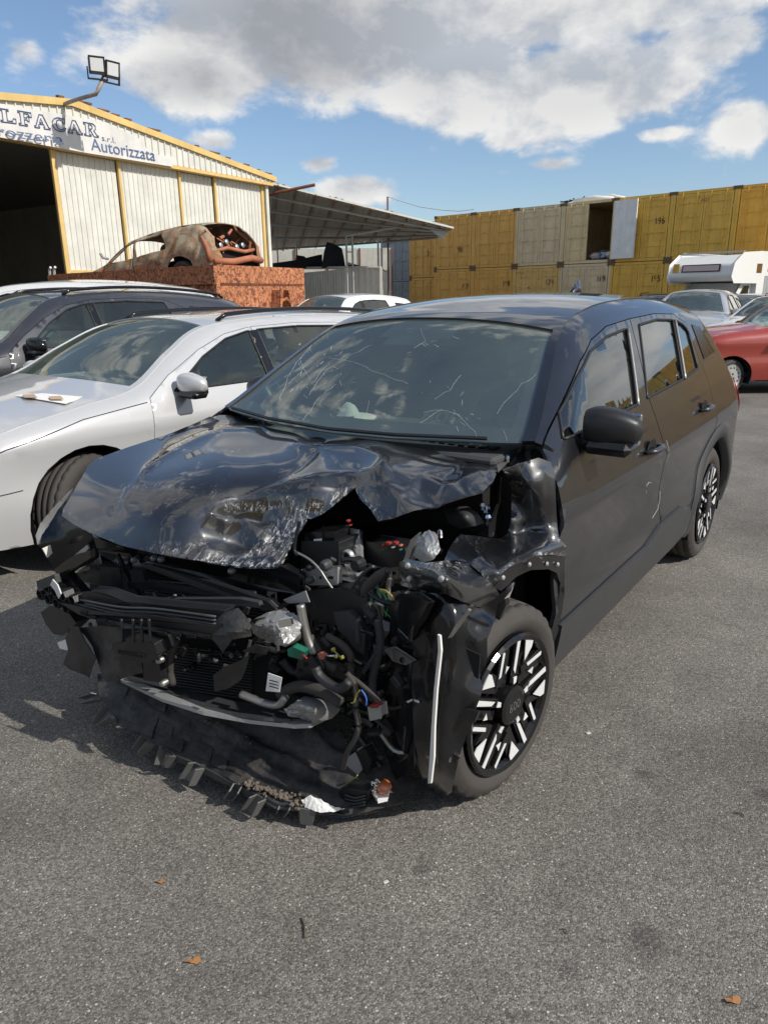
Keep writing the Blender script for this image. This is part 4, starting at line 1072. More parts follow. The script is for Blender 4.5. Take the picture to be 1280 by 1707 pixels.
# ------------------------------------------------------------------ parked cars
def scaled(sp, kx=1., ky=1., kz=1., **over):
    q = dict(sp); f = lambda L: [tuple([p[0]*kx, p[1]*kz]+list(p[2:])) for p in L]
    q['top'] = f(sp['top']); q['doorF'] = f(sp['doorF']); q['doorR'] = f(sp['doorR']) if sp.get('doorR') else None
    q['wins'] = [(f(w), o) for w, o in sp['wins']]; q['W'] = sp['W']*ky; q['wb'] = sp['wb']*kx; q['lines'] = [f(l) for l in sp.get('lines', [])]
    q['sh'] = dict(sp['sh']); q['sh']['belt'] = sp['sh'].get('belt', 1)*kz
    for k in ('xf', 'xr', 'lenf', 'lenr'): 
        if k in q['sh']: q['sh'][k] *= kx
    for k in ('lamps', 'rlamps'): 
        if sp.get(k): q[k] = f(sp[k])
    if sp.get('mirror'): q['mirror'] = (sp['mirror'][0]*kx, sp['mirror'][1]*kz)
    if sp.get('rails'): q['rails'] = (sp['rails'][0]*kx, sp['rails'][1]*kx)
    q['cowl'] *= kx; q['hz'] = sp.get('hz', .88)*kz
    q.update(over); return q
WAGON = dict(W=.915, R=.335, wb=2.84, tw=.215, rim='alloy', cowl=-.40, res=.045, hz=.86, steer=20,
    top=[(.86, .24, 'bumper'), (.93, .42, 'bumper'), (.90, .60, 'nose'), (.80, .73, 'hood'), (.40, .885, 'hood'), (-.05, .965, 'hood'), (-.44, 1.03, 'glass'), (-.78, 1.22, 'glass'), (-1.12, 1.375, 'roof'),
         (-1.7, 1.43, 'roof'), (-2.4, 1.43, 'roof'), (-3.1, 1.38, 'roof'), (-3.5, 1.29, 'rglass'), (-3.78, 1.0, 'hatch'), (-3.84, .75, 'hatch'), (-3.88, .55, 'rbumper'), (-3.83, .3, 'rbumper')],
    doorF=[(-.46, .34), (-.44, .80), (-.47, .97), (-.66, 1.09), (-.95, 1.235), (-1.2, 1.325), (-1.45, 1.365), (-1.47, .95), (-1.45, .34)],
    doorR=[(-1.46, .34), (-1.48, .95), (-1.46, 1.365), (-1.9, 1.38), (-2.35, 1.365), (-2.62, 1.28), (-2.72, .98), (-2.52, .72), (-2.32, .50), (-2.28, .34)],
    wins=[([(-.66, .99), (-.96, 1.185), (-1.2, 1.292), (-1.425, 1.338), (-1.43, .99)], 'front_door'), ([(-1.51, .99), (-1.505, 1.342), (-1.9, 1.352), (-2.36, 1.335), (-2.50, .99)], 'rear_door'),
          ([(-2.76, 1.03), (-2.68, 1.29), (-3.0, 1.27), (-3.35, 1.16), (-3.42, 1.05)], 'body')],
    sh=dict(belt=.98, slope=.60, xf=.15, kf=.26, xr=-3.1, kr=.16, rnd=.085, lenf=.93, lenr=-3.88, bulge=.008, sillz=.22),
    crown=dict(bumper=.10, nose=.12, hood=.055, glass=.085, roof=.035, rglass=.06, hatch=.07, rbumper=.08),
    mirror=(-.72, 1.03), rails=(-1.25, -3.35), lines=[[(.86, .66), (.45, .80), (-.0, .90), (-.44, .945)], [(.93, .50), (.60, .545), (.40, .56)]],
    lamps=[(.90, .62), (.86, .70), (.62, .74), (.58, .68), (.78, .60)], rlamps=[(-3.80, .72), (-3.76, .95), (-3.55, .92), (-3.6, .74)],
    mats=dict(body='silver_paint', bumper='silver_paint', nose='silver_paint', hood='silver_paint', glass='screen_glass', roof='silver_paint', rglass='tinted_glass', hatch='silver_paint', rbumper='silver_paint', side='side_glass'), mlow='gloss_plastic')
def stretch(sp, x0, k):
    q = dict(sp); f = lambda L: [tuple([p[0] if p[0] > x0 else x0+(p[0]-x0)*k]+list(p[1:])) for p in L]
    q['top'] = f(sp['top']); q['doorF'] = f(sp['doorF']); q['doorR'] = f(sp['doorR']); q['wins'] = [(f(w), o) for w, o in sp['wins']]
    q['wb'] = -f([(-sp['wb'], 0)])[0][0]; q['rails'] = tuple(f([(r, 0)])[0][0] for r in sp['rails']); q['sh'] = dict(sp['sh']); q['sh']['lenr'] = f([(sp['sh']['lenr'], 0)])[0][0]
    q['sh']['xr'] = f([(sp['sh']['xr'], 0)])[0][0]; return q
silver, sh_silver = build_car(stretch(scaled(WAGON, 1, 1, .97), -.6, 1.09), 'parked_car', 'silver estate car with black roof rails close behind the wrecked black car', 'car', (-2.42, 4.58, -126.8))
def recol(sp, paintm, **k): 
    q = dict(sp); q['mats'] = {a: (paintm if b_ == 'silver_paint' else b_) for a, b_ in sp['mats'].items()}; q['mats'].update(k); return q
SUVS = recol(scaled(WAGON, .97, 1.0, 1.115, R=.35, cladding=True, mirror=(-.66, 1.13), mlow='gloss_plastic'), 'grey_paint', side='side_glass', mirror='gloss_plastic')
SUVS['wins'] = [SUVS['wins'][0], (SUVS['wins'][1][0], 'rear_door'), SUVS['wins'][2]]
build_car(SUVS, 'parked_car', 'dark grey crossover with black mirrors left of the silver estate', 'car', (-4.28, 6.65, -127.9))
VAN = recol(scaled(WAGON, 1.0, 1.0, 1.20, rails=None, res=.08), 'white_paint')
build_car(VAN, 'parked_car', 'white car at the far left with only its roof showing above the grey crossover', 'car', (-5.75, 9.8, 170))
HATCH = recol(scaled(WAGON, .86, .93, 1.0, rails=None, res=.07, rim='holes', R=.30), 'white_paint')
build_car(scaled(HATCH, 1, 1, 1.075), 'parked_car', 'small white hatchback behind the silver estate, in front of the skip', 'car', (-1.62, 13.6, -127))
MPV = recol(scaled(WAGON, .90, .96, 1.08, rails=None, res=.07), 'light_silver_paint')
build_car(MPV, 'parked_car', 'silver people carrier with its nose behind the black car tail', 'car', (6.4, 15.6, -122))
build_car(recol(scaled(WAGON, .95, .96, 1.0, res=.08), 'blue_paint'), 'parked_car', 'blue grey estate between the silver people carrier and the camper', 'car', (9.1, 19.2, -128))
build_car(recol(HATCH, 'white_paint'), 'parked_car', 'white hatchback behind the red car at the right edge', 'car', (7.25, 14.3, -142))
build_car(recol(scaled(WAGON, 1, 1, 1.03, res=.09), 'grey_paint'), 'parked_car', 'dark car with roof rails far behind the black car, only the roof showing', 'car', (8.6, 24.0, -122))
RED = recol(scaled(WAGON, .78, .83, .97, rails=None, res=.05, rim='holes', R=.27, rimr=.185, tw=.16, mirror=(-.55, .98), handles=True), 'red_paint', mirror='black_plastic')
_b = lambda L: [tuple([p[0]-(.22 if p[0] < -.2 else 0)]+list(p[1:])) for p in L]
RED['top'] = _b(RED['top']); RED['doorF'] = _b(RED['doorF']); RED['doorR'] = _b(RED['doorR']); RED['wins'] = [(_b(w), o) for w, o in RED['wins']]; RED['cowl'] -= .2; RED['mirror'] = (-.78, .98)
RED['sh'].update(rnd=.10, kf=.30, lenr=RED['sh']['lenr']-.22); RED['lines'] = []; RED['mats'] = dict(RED['mats'], bumper='black_plastic')
build_car(RED, 'parked_car', 'small faded red hatchback with perforated silver wheel covers at the right edge', 'car', (5.33, 11.77, 180))

# camper van: alcove over the cab, white box, windows
cm = thing('camper_van', 'white camper van with an overcab alcove in front of the yellow containers', 'camper van', (10.75, 24.0, 0), radians(-141))
def side_poly(b, pts, w): return b.prism([(x, -w, z) for x, z in pts], (0, 1, 0), 2*w)
b = MB(); side_poly(b, [(-5.0, .55), (-5.0, 2.62), (-.6, 2.66), (.55, 2.60), (1.02, 2.32), (1.12, 1.98), (.98, 1.84), (-.55, 1.84), (-.62, .55)], 1.05); o = b.build('body', 'camper_white', cm)
bv = o.modifiers.new('edge', 'BEVEL'); bv.width = .07; bv.segments = 3
b = MB(); side_poly(b, [(-.6, .35), (-.6, 1.80), (.05, 1.80), (.55, 1.28), (1.3, 1.02), (1.42, .75), (1.42, .35)], .88); o = b.build('cab', 'camper_white', cm); bv = o.modifiers.new('edge', 'BEVEL'); bv.width = .06; bv.segments = 2
MB().prism([(.09, -.80, 1.78), (.60, -.83, 1.30), (.60, .83, 1.30), (.09, .80, 1.78)], (.6, 0, .6), .012).build('windshield', 'tinted_glass', cm)
for s_ in (-1, 1):
    MB().prism([(-.35, .885*s_, 1.25), (.42, .885*s_, 1.25), (.0, .885*s_, 1.70), (-.35, .885*s_, 1.70)], (0, s_, 0), .01).build('cab_window', 'tinted_glass', cm)
    mirror(cm, .40, .90, 1.35, s_, 'black_plastic', .16, .24)
    for wx in (.55, -3.3): wheel(cm, wx, .80*s_, .33, .2, s_, 'holes')
m = MB(); m.prism([(1.085, -.62, 2.12), (1.045, -.62, 2.34), (1.045, .62, 2.34), (1.085, .62, 2.12)], (1, 0, .1), .02); m.build('front_window_frame', 'grey_plastic', cm)
MB().prism([(1.108, -.57, 2.15), (1.072, -.57, 2.31), (1.072, .57, 2.31), (1.108, .57, 2.15)], (1, 0, .1), .012).build('front_window', 'pink_trim', cm)
MB().prism([(1.085, -.92, 2.12), (1.04, -.92, 2.38), (1.04, -.72, 2.38), (1.085, -.72, 2.12)], (1, 0, .1), .012).build('yellow_sticker', 'yellow_trim', cm)
MB().box((-.55, 1.056, 2.22), (.34, .012, .28), bev=.005).build('side_window', 'tinted_glass', cm)
MB().box((-1.45, 1.056, 2.20), (.62, .012, .15)).build('orange_panel', 'amber', cm)
MB().box((-1.3, 1.056, 1.25), (.62, .012, 1.5), bev=.005).build('entry_door', 'container_grey', cm)
MB().box((-2.6, 1.056, 1.75), (.9, .02, .55), bev=.005).build('side_window', 'tinted_glass', cm)
MB().tube([(.45, -1.0, 2.70), (.45, 1.0, 2.70)], .03, 6).tube([(-3, -1.0, 2.72), (.4, -1.0, 2.72)], .025, 6).build('roof_rail', 'galvanised', cm)

# burnt car on the skip, nose down to the left
BURNT = recol(scaled(WAGON, .88, .93, .90, rails=None, res=.07, R=.31, handles=False, mirror=None, lamps=None, rlamps=None, interior=False), 'burnt_steel')
BURNT['mats'] = dict(BURNT['mats'], side='burnt_steel', bumper='burnt_steel')
BURNT['top'] = [(x, z, t_) for x, z, t_ in BURNT['top']]
bp_ = Vector(skip.location)+E2*.33+E1*.50
def burnt():
    sp = dict(BURNT); root = thing('burnt_car', 'burnt out rusty car shell lying nose down on the orange skip', 'wrecked car', (0, 0, 0), 0)
    sh = Shell(sp['top'], sp['W'], **sp['sh']); sh.arch_z = .31
    out = sh.outline([-sp['wb'], 0], .38); dent = lambda x, z: .03*np.sin(x*7+1)*np.sin(z*9)+.015*np.sin(x*19+z*13)
    for sg in (1, -1):
        side_part(sh, 'body_side', out, [np.array(w) for w, o_ in sp['wins'][:2]], 'burnt_steel', root, sg, .06, 0, .02, extra=dent)
        ribbon(sh, 'door_gap', [(p[0], p[1]) for p in sp['doorF']], .008, 'dark_void', root, sg, .012)
        for wx in (0, -sp['wb']):
            wheel(root, wx, .74*sg, .30, .18, sg, 'alloy'); MB().lathe([(.36, .80*sg), (.37, .5*sg), (.1, .5*sg)], 20, 'Y', (wx, 0, .31), -.3, pi+.3).build('wheel_arch', 'dark_void', root, True)
    strips(sh, root, sp['mats'], sp['crown'], 0, ('glass', 'rglass', 'hatch', 'rbumper'))
    xr = sh.P[-1][0]; b = MB(); Z = [.35, .62, .80]
    b.tube([(xr+.02, -.74, .42), (xr-.06, -.3, .46), (xr-.05, .3, .40), (xr+.05, .74, .44)], .07, 6)
    b.tube([(xr+.12, .78, .45), (xr+.10, .80, .70), (xr+.30, .66, .98), (xr+.45, .55, 1.2)], [.06, .05, .045, .04], 6).tube([(xr+.12, -.78, .45), (xr+.10, -.80, .70), (xr+.30, -.66, .98), (xr+.45, -.55, 1.2)], [.06, .05, .045, .04], 6)
    b.tube([(xr+.1, -.72, .66), (xr+.0, -.2, .60), (xr+.02, .3, .68), (xr+.1, .72, .62)], .04, 6); b.build('rear_frame', 'rust_red', root, True)
    MB().box((xr+.9, 0, .45), (1.6, 1.3, .4)).box((xr+1.1, 0, .8), (.1, 1.3, .5)).build('boot_floor', 'dark_void', root)
    m = MB(); rr = random.Random(2)
    for k in range(26):
        a = Vector((xr+rr.uniform(.05, .5), rr.uniform(-.62, .62), rr.uniform(.5, 1.0))); m.tube([a, a+Vector((rr.uniform(-.1, .1), rr.uniform(-.2, .2), rr.uniform(-.15, .15)))], rr.uniform(.012, .035), 5)
    tag(m.build('melted_trim', 'rust_red', root), kind='stuff')
    m = MB(); 
    for yy in (-.32, -.12, .18, .38): m.lathe([(.001, -.03), (.03, -.03), (.055, -.02), (.055, .04)], 9, 'X', (xr+.10, yy, .76+.05*sin(yy*9)))
    tag(m.build('melted_lamps', 'alloy', root), kind='stuff')
    MB().tube([(-.62, .84, 1.0), (-.60, .96, 1.03), (-.60, 1.0, 1.12)], .03, 6).build('mirror_stub', 'galvanised', root)
    return root
bc = burnt()
bc.rotation_mode = 'XYZ'; bc.location = (-5.75, 17.0, 1.30); bc.rotation_euler = (radians(-3), radians(9), radians(152))

# ================================================================== the wrecked black car
POSE = (-.32, 2.45, -126.1)
pa = radians(POSE[2])
def to_car(P, vec=False):
    d = np.array(P, float)-(np.zeros(3) if vec else np.array([POSE[0], POSE[1], 0]))
    return np.array([d[0]*cos(pa)+d[1]*sin(pa), -d[0]*sin(pa)+d[1]*cos(pa), d[2]])
CO = to_car(CAM)
def cray(u, v): return to_car(pray(u, v), True)
def setb(u, ax, val):                            # the crushed front sits further back towards the middle of the car
    if ax != 'X' or val <= .25: return val
    return val-.12*min(1, max(0, (u-200)/300))*min(1, (val-.25)/.2)*min(1, max(0, (720-u)/60))
def P3(u, v, ax, val): val = setb(u, ax, val); d = cray(u, v); t = (val-CO['XYZ'.index(ax)])/d['XYZ'.index(ax)]; return CO+t*d
def Tof(u, v, ax, val): val = setb(u, ax, val); d = cray(u, v); return (val-CO['XYZ'.index(ax)])/d['XYZ'.index(ax)]
wreck = thing('wrecked_car', 'black hatchback with its front end torn off and crumpled bonnet, in the foreground', 'car', (POSE[0], POSE[1], 0), pa)
WB = 2.59
BLACK = dict(W=.885, sh=dict(belt=1.0, slope=.56, xf=.2, kf=.12, xr=-3.0, kr=.10, rnd=.085, sillz=.24, lenf=.85, lenr=-3.36, tuck=.05, bulge=.004),
    top=[(.74, .24, 'bumper'), (.80, .50, 'bumper'), (.70, .74, 'nose'), (.52, .86, 'hood'), (.20, .95, 'hood'), (-.12, .985, 'hood'), (-.37, 1.062, 'glass'), (-.63, 1.215, 'glass'), (-.93, 1.385, 'roof'),
         (-1.22, 1.455, 'roof'), (-1.65, 1.492, 'roof'), (-2.25, 1.495, 'roof'), (-2.72, 1.455, 'roof'), (-2.93, 1.40, 'rglass'), (-3.10, 1.14, 'hatch'), (-3.24, .98, 'hatch'), (-3.35, .74, 'rbumper'), (-3.36, .50, 'rbumper'), (-3.27, .26, 'rbumper')],
    crown=dict(bumper=.1, nose=.1, hood=.03, glass=.075, roof=.035, rglass=.06, hatch=.06, rbumper=.06),
    mats=dict(body='black_paint', roof='black_paint', glass='screen_glass', rglass='tinted_glass', hatch='black_paint', rbumper='grey_plastic', pillar='black_paint'))
sb = Shell(BLACK['top'], BLACK['W'], **BLACK['sh']); sb.arch_z = .34
strips(sb, wreck, BLACK['mats'], BLACK['crown'], .15, ('bumper', 'nose', 'hood'))
bdF = [(-.30, .46), (-.27, .78), (-.30, .98), (-.36, 1.045), (-.60, 1.165), (-.85, 1.285), (-1.04, 1.355), (-1.27, 1.398), (-1.60, 1.418), (-1.42, 1.08), (-1.42, .95), (-1.46, .70), (-1.52, .46)]
bdR = [(-1.52, .46), (-1.46, .70), (-1.42, .95), (-1.42, 1.08), (-1.60, 1.418), (-2.0, 1.43), (-2.32, 1.42), (-2.50, 1.37), (-2.47, 1.15), (-2.48, 1.03), (-2.44, .94), (-2.43, .80), (-2.28, .735), (-2.14, .60), (-2.06, .46)]
bwF = [(-.47, 1.062), (-.55, 1.135), (-.77, 1.235), (-.97, 1.312), (-1.22, 1.357), (-1.50, 1.377), (-1.245, 1.08)]
bwR = [(-1.40, 1.09), (-1.69, 1.386), (-2.0, 1.40), (-2.27, 1.390), (-2.02, 1.11)]
bwQ = [(-2.075, 1.112), (-2.325, 1.385), (-2.42, 1.36), (-2.475, 1.325), (-2.37, 1.135)]
out = sb.outline([-WB], .405, .25)
out = np.array([p for p in out if p[0] < -.31]); out = np.vstack([[(-.312, .30), (-.312, .46), (-.29, .78), (-.315, .98), (-.36, 1.05)][::1][4:5], out])
body_poly = [tuple(p) for p in sb.P if p[0] < -.36 and p[1] > .26]+[(-3.22, .25)]
a0 = math.asin((.25-.34)/.405)
body_poly += [(-WB+.405*cos(pi-a0-(pi-2*a0)*k/18), .34+.405*sin(pi-a0-(pi-2*a0)*k/18)) for k in range(19)]
body_poly += [(-1.9, .28), (-.36, .28), (-.345, .46), (-.315, .78), (-.345, .98), (-.39, 1.045)]
NEAR = .035
for sg in (1, -1):
    side_part(sb, 'body_side', body_poly, [grow(bdF, .001), grow(bdR, .001)][:0] or [np.vstack([np.array(bdF[:9]), np.array(bdR[4:])])], 'black_paint', wreck, sg, .05)
    dF = side_part(sb, 'front_door', grow(bdF, -.0035), [bwF], 'black_paint', wreck, sg, NEAR)
    dR = side_part(sb, 'rear_door', grow(bdR, -.0035), [bwR, bwQ], 'black_paint', wreck, sg, NEAR)
    for d, w_ in ((dF, bwF), (dR, bwR), (dR, bwQ)):
        side_part(sb, 'side_window', w_, [], 'tinted_glass', d, sg, .05, -.006, 0)
        ribbon(sb, 'window_seal', w_, .0065, 'seal', d, sg, .0, True)
    ribbon(sb, 'reflection_strip', [bwF[6], bwF[5]], .007, 'steel', dF, sg, .006)  # pale strip paints the container reflection along the door pillar
    ribbon(sb, 'reflection_strip', [(-2.045, 1.11), (-2.297, 1.388)], .008, 'steel', dR, sg, .006)  # window rubber with its reflection painted in as a pale strip
    handle(dF, sb, -1.25, .90, sg, 'black_paint', .19); handle(dR, sb, -2.22, .945, sg, 'black_paint', .19)
    if sg == 1:
        for pts_ in ([(-1.475, .90), (-1.478, .84), (-1.482, .78)], [(-1.49, .66), (-1.50, .62), (-1.47, .58), (-1.38, .56)], [(-1.30, .74), (-1.25, .755), (-1.22, .74), (-1.25, .70)], [(-1.35, .86), (-1.36, .80)]):
            ribbon(sb, 'scratch', pts_, .0007, 'white_trim', wreck, sg, .0006)
    # matt cladding: sill, rear arch, lower rear corner
    side_part(sb, 'sill_cladding', [(-.33, .455), (-1.28, .455), (-1.48, .50), (-1.86, .50), (-2.03, .455), (-2.10, .40), (-2.13, .28), (-1.9, .27), (-.33, .27)], [], 'grey_plastic', wreck, sg, .06, .012, .02)
    m = 30; V = []
    for k in range(m+1):
        a = -.20+(pi+.40)*k/m
        for rr, oo in ((.388, -.03), (.390, .014), (.45, .016), (.470, .002)):
            x_, z_ = -WB+rr*cos(a), .34+rr*sin(a); V.append((x_, sg*(float(sb.Y(np.array([x_]), np.array([max(z_, .2)]))[0])+oo), z_))
    mesh('arch_cladding', V, [(k*4+q, k*4+q+1, (k+1)*4+q+1, (k+1)*4+q) for k in range(m) for q in range(3)], 'grey_plastic', wreck, True)
    MB().lathe([(.39, .86*sg), (.395, .56*sg), (.1, .56*sg)], 24, 'Y', (-WB, 0, .34), -.35, pi+.35).build('wheel_arch_liner', 'dark_void', wreck, True)
    side_part(sb, 'inner_panel', [(-.40, .30), (-.40, .93), (-2.15, .93), (-2.15, .30)], [], 'dark_void', wreck, sg, .15, -.05, 0)
    side_part(sb, 'tail_light', [(-3.30, .80), (-3.24, .98), (-3.14, 1.0), (-3.12, .93), (-3.2, .80)], [], 'lamp_red', wreck, sg, .04, .006, .02)
    side_part(sb, 'quarter_trim', [(-2.56, 1.17), (-2.60, 1.355), (-2.74, 1.34), (-2.86, 1.19)], [], 'gloss_plastic', wreck, sg, .05, .004, .006)
    mirror(wreck, -.60 if sg > 0 else -.74, .80 if sg > 0 else .77, 1.085, sg, 'black_plastic', .185, .15, 'gloss_plastic', .06)
    wheel(wreck, -WB, (.885-.02-.108)*sg, .335, .215, sg, 'slats', .232)
side_part(sb, 'front_fender', [(-.33, .30), (-.30, .46), (-.27, .78), (-.30, .98), (-.2, 1.04), (.0, 1.0), (.2, .90), (.30, .84), (.34, .7), (.34, .60), (.33, .5), (.36, .34)][::-1], [], 'black_paint', wreck, -1, .06, -.14)
MB().box((-.22, 0, .86), (.05, 1.3, .16)).build('firewall_top', 'dark_void', wreck)
wheel(wreck, .0, .885-.002-.108, .312, .200, 1, 'slats', .221, steer=-6, z=.322)
wheel(wreck, .0, -(.885-.02-.108), .335, .215, -1, 'slats', .222, steer=-8)
b = MB(); b.box((-1.5, 0, .28), (2.5, 1.56, .10)).box((-WB-.2, 0, .42), (.9, 1.05, .3)).box((-.35, 0, .62), (.08, 1.45, .7)).box((-.08, 0, .42), (.5, .95, .5)).build('floor_light_block', 'dark_void', wreck)  # floor, plus dark boxes added behind the engine bay to block light
# cabin seen through the glass
MB().box((-.62, 0, .93), (.50, 1.36, .16), bev=.05).build('dashboard', 'cabin', wreck)
MB().box((-.44, 0, 1.0), (.36, 1.30, .03), bev=.01).build('dash_top', 'cabin', wreck)
vn = MB()
for k in range(30): 
    if not 12 <= k <= 17: vn.box((-.40, -.58+k*.04, 1.018), (.045, .024, .006))
vn.build('demister_vent', 'dark_void', wreck)
for sy in (.37, -.37): seat(wreck, -1.55, sy, .30)
MB().box((-2.45, 0, .66), (.16, 1.2, .60), Matrix.Rotation(-.25, 3, 'Y'), bev=.05).build('rear_bench', 'seat_fabric', wreck)
for sy in (-.4, .4): MB().box((-2.52, sy, 1.02), (.08, .24, .14), bev=.04).build('headrest', 'seat_fabric', wreck)
q = MB(); q.lathe([(.17, -.013), (.188, 0), (.17, .013), (.156, 0), (.17, -.013)], 32, 'X'); q.box((0, 0, 0), (.03, .30, .035)).box((0, 0, -.07), (.025, .035, .14)); q.lathe([(.001, -.03), (.06, -.028), (.062, .02)], 16, 'X')
sw = q.build('steering_wheel', 'cabin', wreck, True); sw.location = (-.92, .37, 1.02); sw.rotation_euler = (0, -.35, 0)
lg = text_mesh('dash_lettering', '600', .085, 'grey_plastic', wreck, .002, sx=1.5); lg.location = (-.66, .10, 1.035); lg.rotation_euler = (radians(40), 0, radians(90))
V = []; rr = random.Random(9)
for i in range(9):
    for j in range(7): V.append((-.58-.018*j+rr.uniform(-.01, .01), -.28+.024*i-.01*j, 1.03+.055*sin(i*.6)*sin(j*.5+.3)+rr.uniform(-.012, .012)))
mesh('airbag_cloth', V, [(i*7+j, (i+1)*7+j, (i+1)*7+j+1, i*7+j+1) for i in range(8) for j in range(6)], 'airbag_cloth', wreck, True, .004)
MB().box((-1.02, 0, 1.345), (.05, .22, .07), Matrix.Rotation(.3, 3, 'Y'), bev=.02).build('rear_view_mirror', 'cabin', wreck)
# black border and sensor patch on the inside of the windscreen
G = sb.G; run = [r for r in sb.runs if r[0] == 'glass'][0]; i0, i1 = run[1], run[2]
def gpt(i, j, off): return G[i, j]+np.array([sb.nor[i][0], 0, sb.nor[i][1]])*off
fb_ = MB()
for i in range(i0, i1):
    for j in range(0, 24):
        mid = abs((j+.5)-12)
        if i < i0+2 or i >= i1-1 or j < 2 or j > 21 or (i >= i1-3 and mid < 2.6) or (i >= i1-4 and mid < 1.6):
            fb_.add([gpt(i, j, -.010), gpt(i+1, j, -.010), gpt(i+1, j+1, -.010), gpt(i, j+1, -.010)], [(0, 1, 2, 3)])
fb_.build('windscreen_border', 'seal', wreck)
from mathutils.bvhtree import BVHTree
gv = [tuple(gpt(i, j, -.004)) for i in range(i0, i1+1) for j in range(25)]; gf = [(a*25+b_, (a+1)*25+b_, (a+1)*25+b_+1, a*25+b_+1) for a in range(i1-i0) for b_ in range(24)]
bvh = BVHTree.FromPolygons([Vector(v) for v in gv], gf)
def onglass(u, v):
    d = Vector(cray(u, v)).normalized(); h = bvh.ray_cast(Vector(CO), d); return (h[0]-d*.002) if h[0] else None
cracks = [[(548, 598), (575, 600), (600, 608), (640, 625), (680, 640)], [(705, 688), (735, 683), (762, 690), (790, 720), (815, 755)], [(735, 683), (700, 705)], [(725, 665), (750, 650), (768, 625)], [(895, 622), (870, 640), (845, 665), (828, 690)],
          [(500, 600), (520, 640), (545, 610)], [(515, 660), (540, 620), (590, 590), (620, 575)], [(480, 640), (520, 600), (570, 590)], [(505, 700), (530, 665), (560, 640)], [(700, 545), (708, 570), (690, 580)], [(837, 715), (845, 735)], [(465, 665), (490, 610), (520, 575)], [(615, 668), (610, 690)]]
cm_ = MB(); rr = random.Random(4)
for c in cracks:
    pts = []
    for a, b_ in zip(c[:-1], c[1:]):
        n = max(2, int(hypot(b_[0]-a[0], b_[1]-a[1])/9))
        for k in range(n): pts.append((a[0]+(b_[0]-a[0])*k/n+rr.uniform(-1.6, 1.6), a[1]+(b_[1]-a[1])*k/n+rr.uniform(-1.6, 1.6)))
    pts.append(c[-1]); P = [onglass(*p) for p in pts]; P = [p for p in P if p]
    if len(P) > 1: cm_.tube(P, .00032, 3)
for k in range(90):                               # small splinters around the two impact spots
    cx, cy, r = rr.choice(((500, 640, 48), (500, 610, 40), (545, 600, 60), (700, 570, 60), (760, 690, 60))); a = rr.uniform(0, 2*pi); q_ = abs(rr.gauss(0, .5))*r
    u0, v0 = cx+q_*cos(a), cy+q_*sin(a); L = rr.uniform(2, 11); t = a+rr.uniform(-.6, .6)
    p0, p1 = onglass(u0, v0), onglass(u0+L*cos(t), v0+L*sin(t))
    if p0 and p1: cm_.tube([p0, p1], rr.choice((.0003, .0005)), 3)
cm_.build('glass_crack', 'white_trim', wreck)
# shark fin aerial, wipers
V = []; F = []
for i in range(9):
    t = i/8; h_ = .085*(1-(1-t)**2.2)*(1 if t < .9 else .85); w_ = .022*(1-.3*t)
    x_ = -2.44-.15*t; V += [(x_, -w_, 1.525), (x_+.0, 0, 1.525+h_), (x_, w_, 1.525)]
F = [(i*3+a, (i+1)*3+a, (i+1)*3+(a+1) % 3, i*3+(a+1) % 3) for i in range(8) for a in range(3)]+[(24, 25, 26)]
mesh('aerial_fin', V, F, 'black_paint', wreck, True)
def gp(u_, t): # point on the glass by fractions
    i = int(i0+t*(i1-i0)); return Vector(gpt(i, int(u_*24), .012))
MB().tube([gp(.1, .04), gp(.3, .05), gp(.52, .03)], .007, 5).tube([gp(.5, .04), gp(.7, .05), gp(.9, .04)], .007, 5).build('wiper', 'black_plastic', wreck)

# ---- sheet metal patches: points of known depth, joined by a smooth surface
def tps(pts, vals, Q, lam=1e-4):
    pts = np.array(pts, float)/500.; Q = np.atleast_2d(Q)/500.; n = len(pts)
    K = lambda A, B: (lambda r2: np.where(r2 > 0, r2*np.log(np.sqrt(r2)+1e-12), 0))(((A[:, None]-B[None])**2).sum(2))
    M = np.zeros((n+3, n+3)); M[:n, :n] = K(pts, pts)+np.eye(n)*lam; M[:n, n] = 1; M[:n, n+1:] = pts; M[n, :n] = 1; M[n+1:, :n] = pts.T
    w_ = np.linalg.solve(M, np.r_[vals, 0, 0, 0]); return K(Q, pts)@w_[:n]+w_[n]+Q@w_[n+1:]
def facet(v, pts, hs):                            # piecewise flat relief with sharp creases between given points
    r = geometry.delaunay_2d_cdt([Vector(p) for p in pts], [], [], 0, 1e-6); P = np.array([(p.x, p.y) for p in r[0]]); z = np.zeros(len(v)); hs = [hs[o[0]] for o in r[3]]
    for t in r[2]:
        a, b_, c = P[t[0]], P[t[1]], P[t[2]]; M = np.array([b_-a, c-a]).T
        if abs(np.linalg.det(M)) < 1e-9: continue
        q = (v-a)@np.linalg.inv(M).T; k = (q[:, 0] >= -1e-6) & (q[:, 1] >= -1e-6) & (q.sum(1) <= 1+1e-6); z[k] = hs[t[0]]+q[k, 0]*(hs[t[1]]-hs[t[0]])+q[k, 1]*(hs[t[2]]-hs[t[0]])
    return z
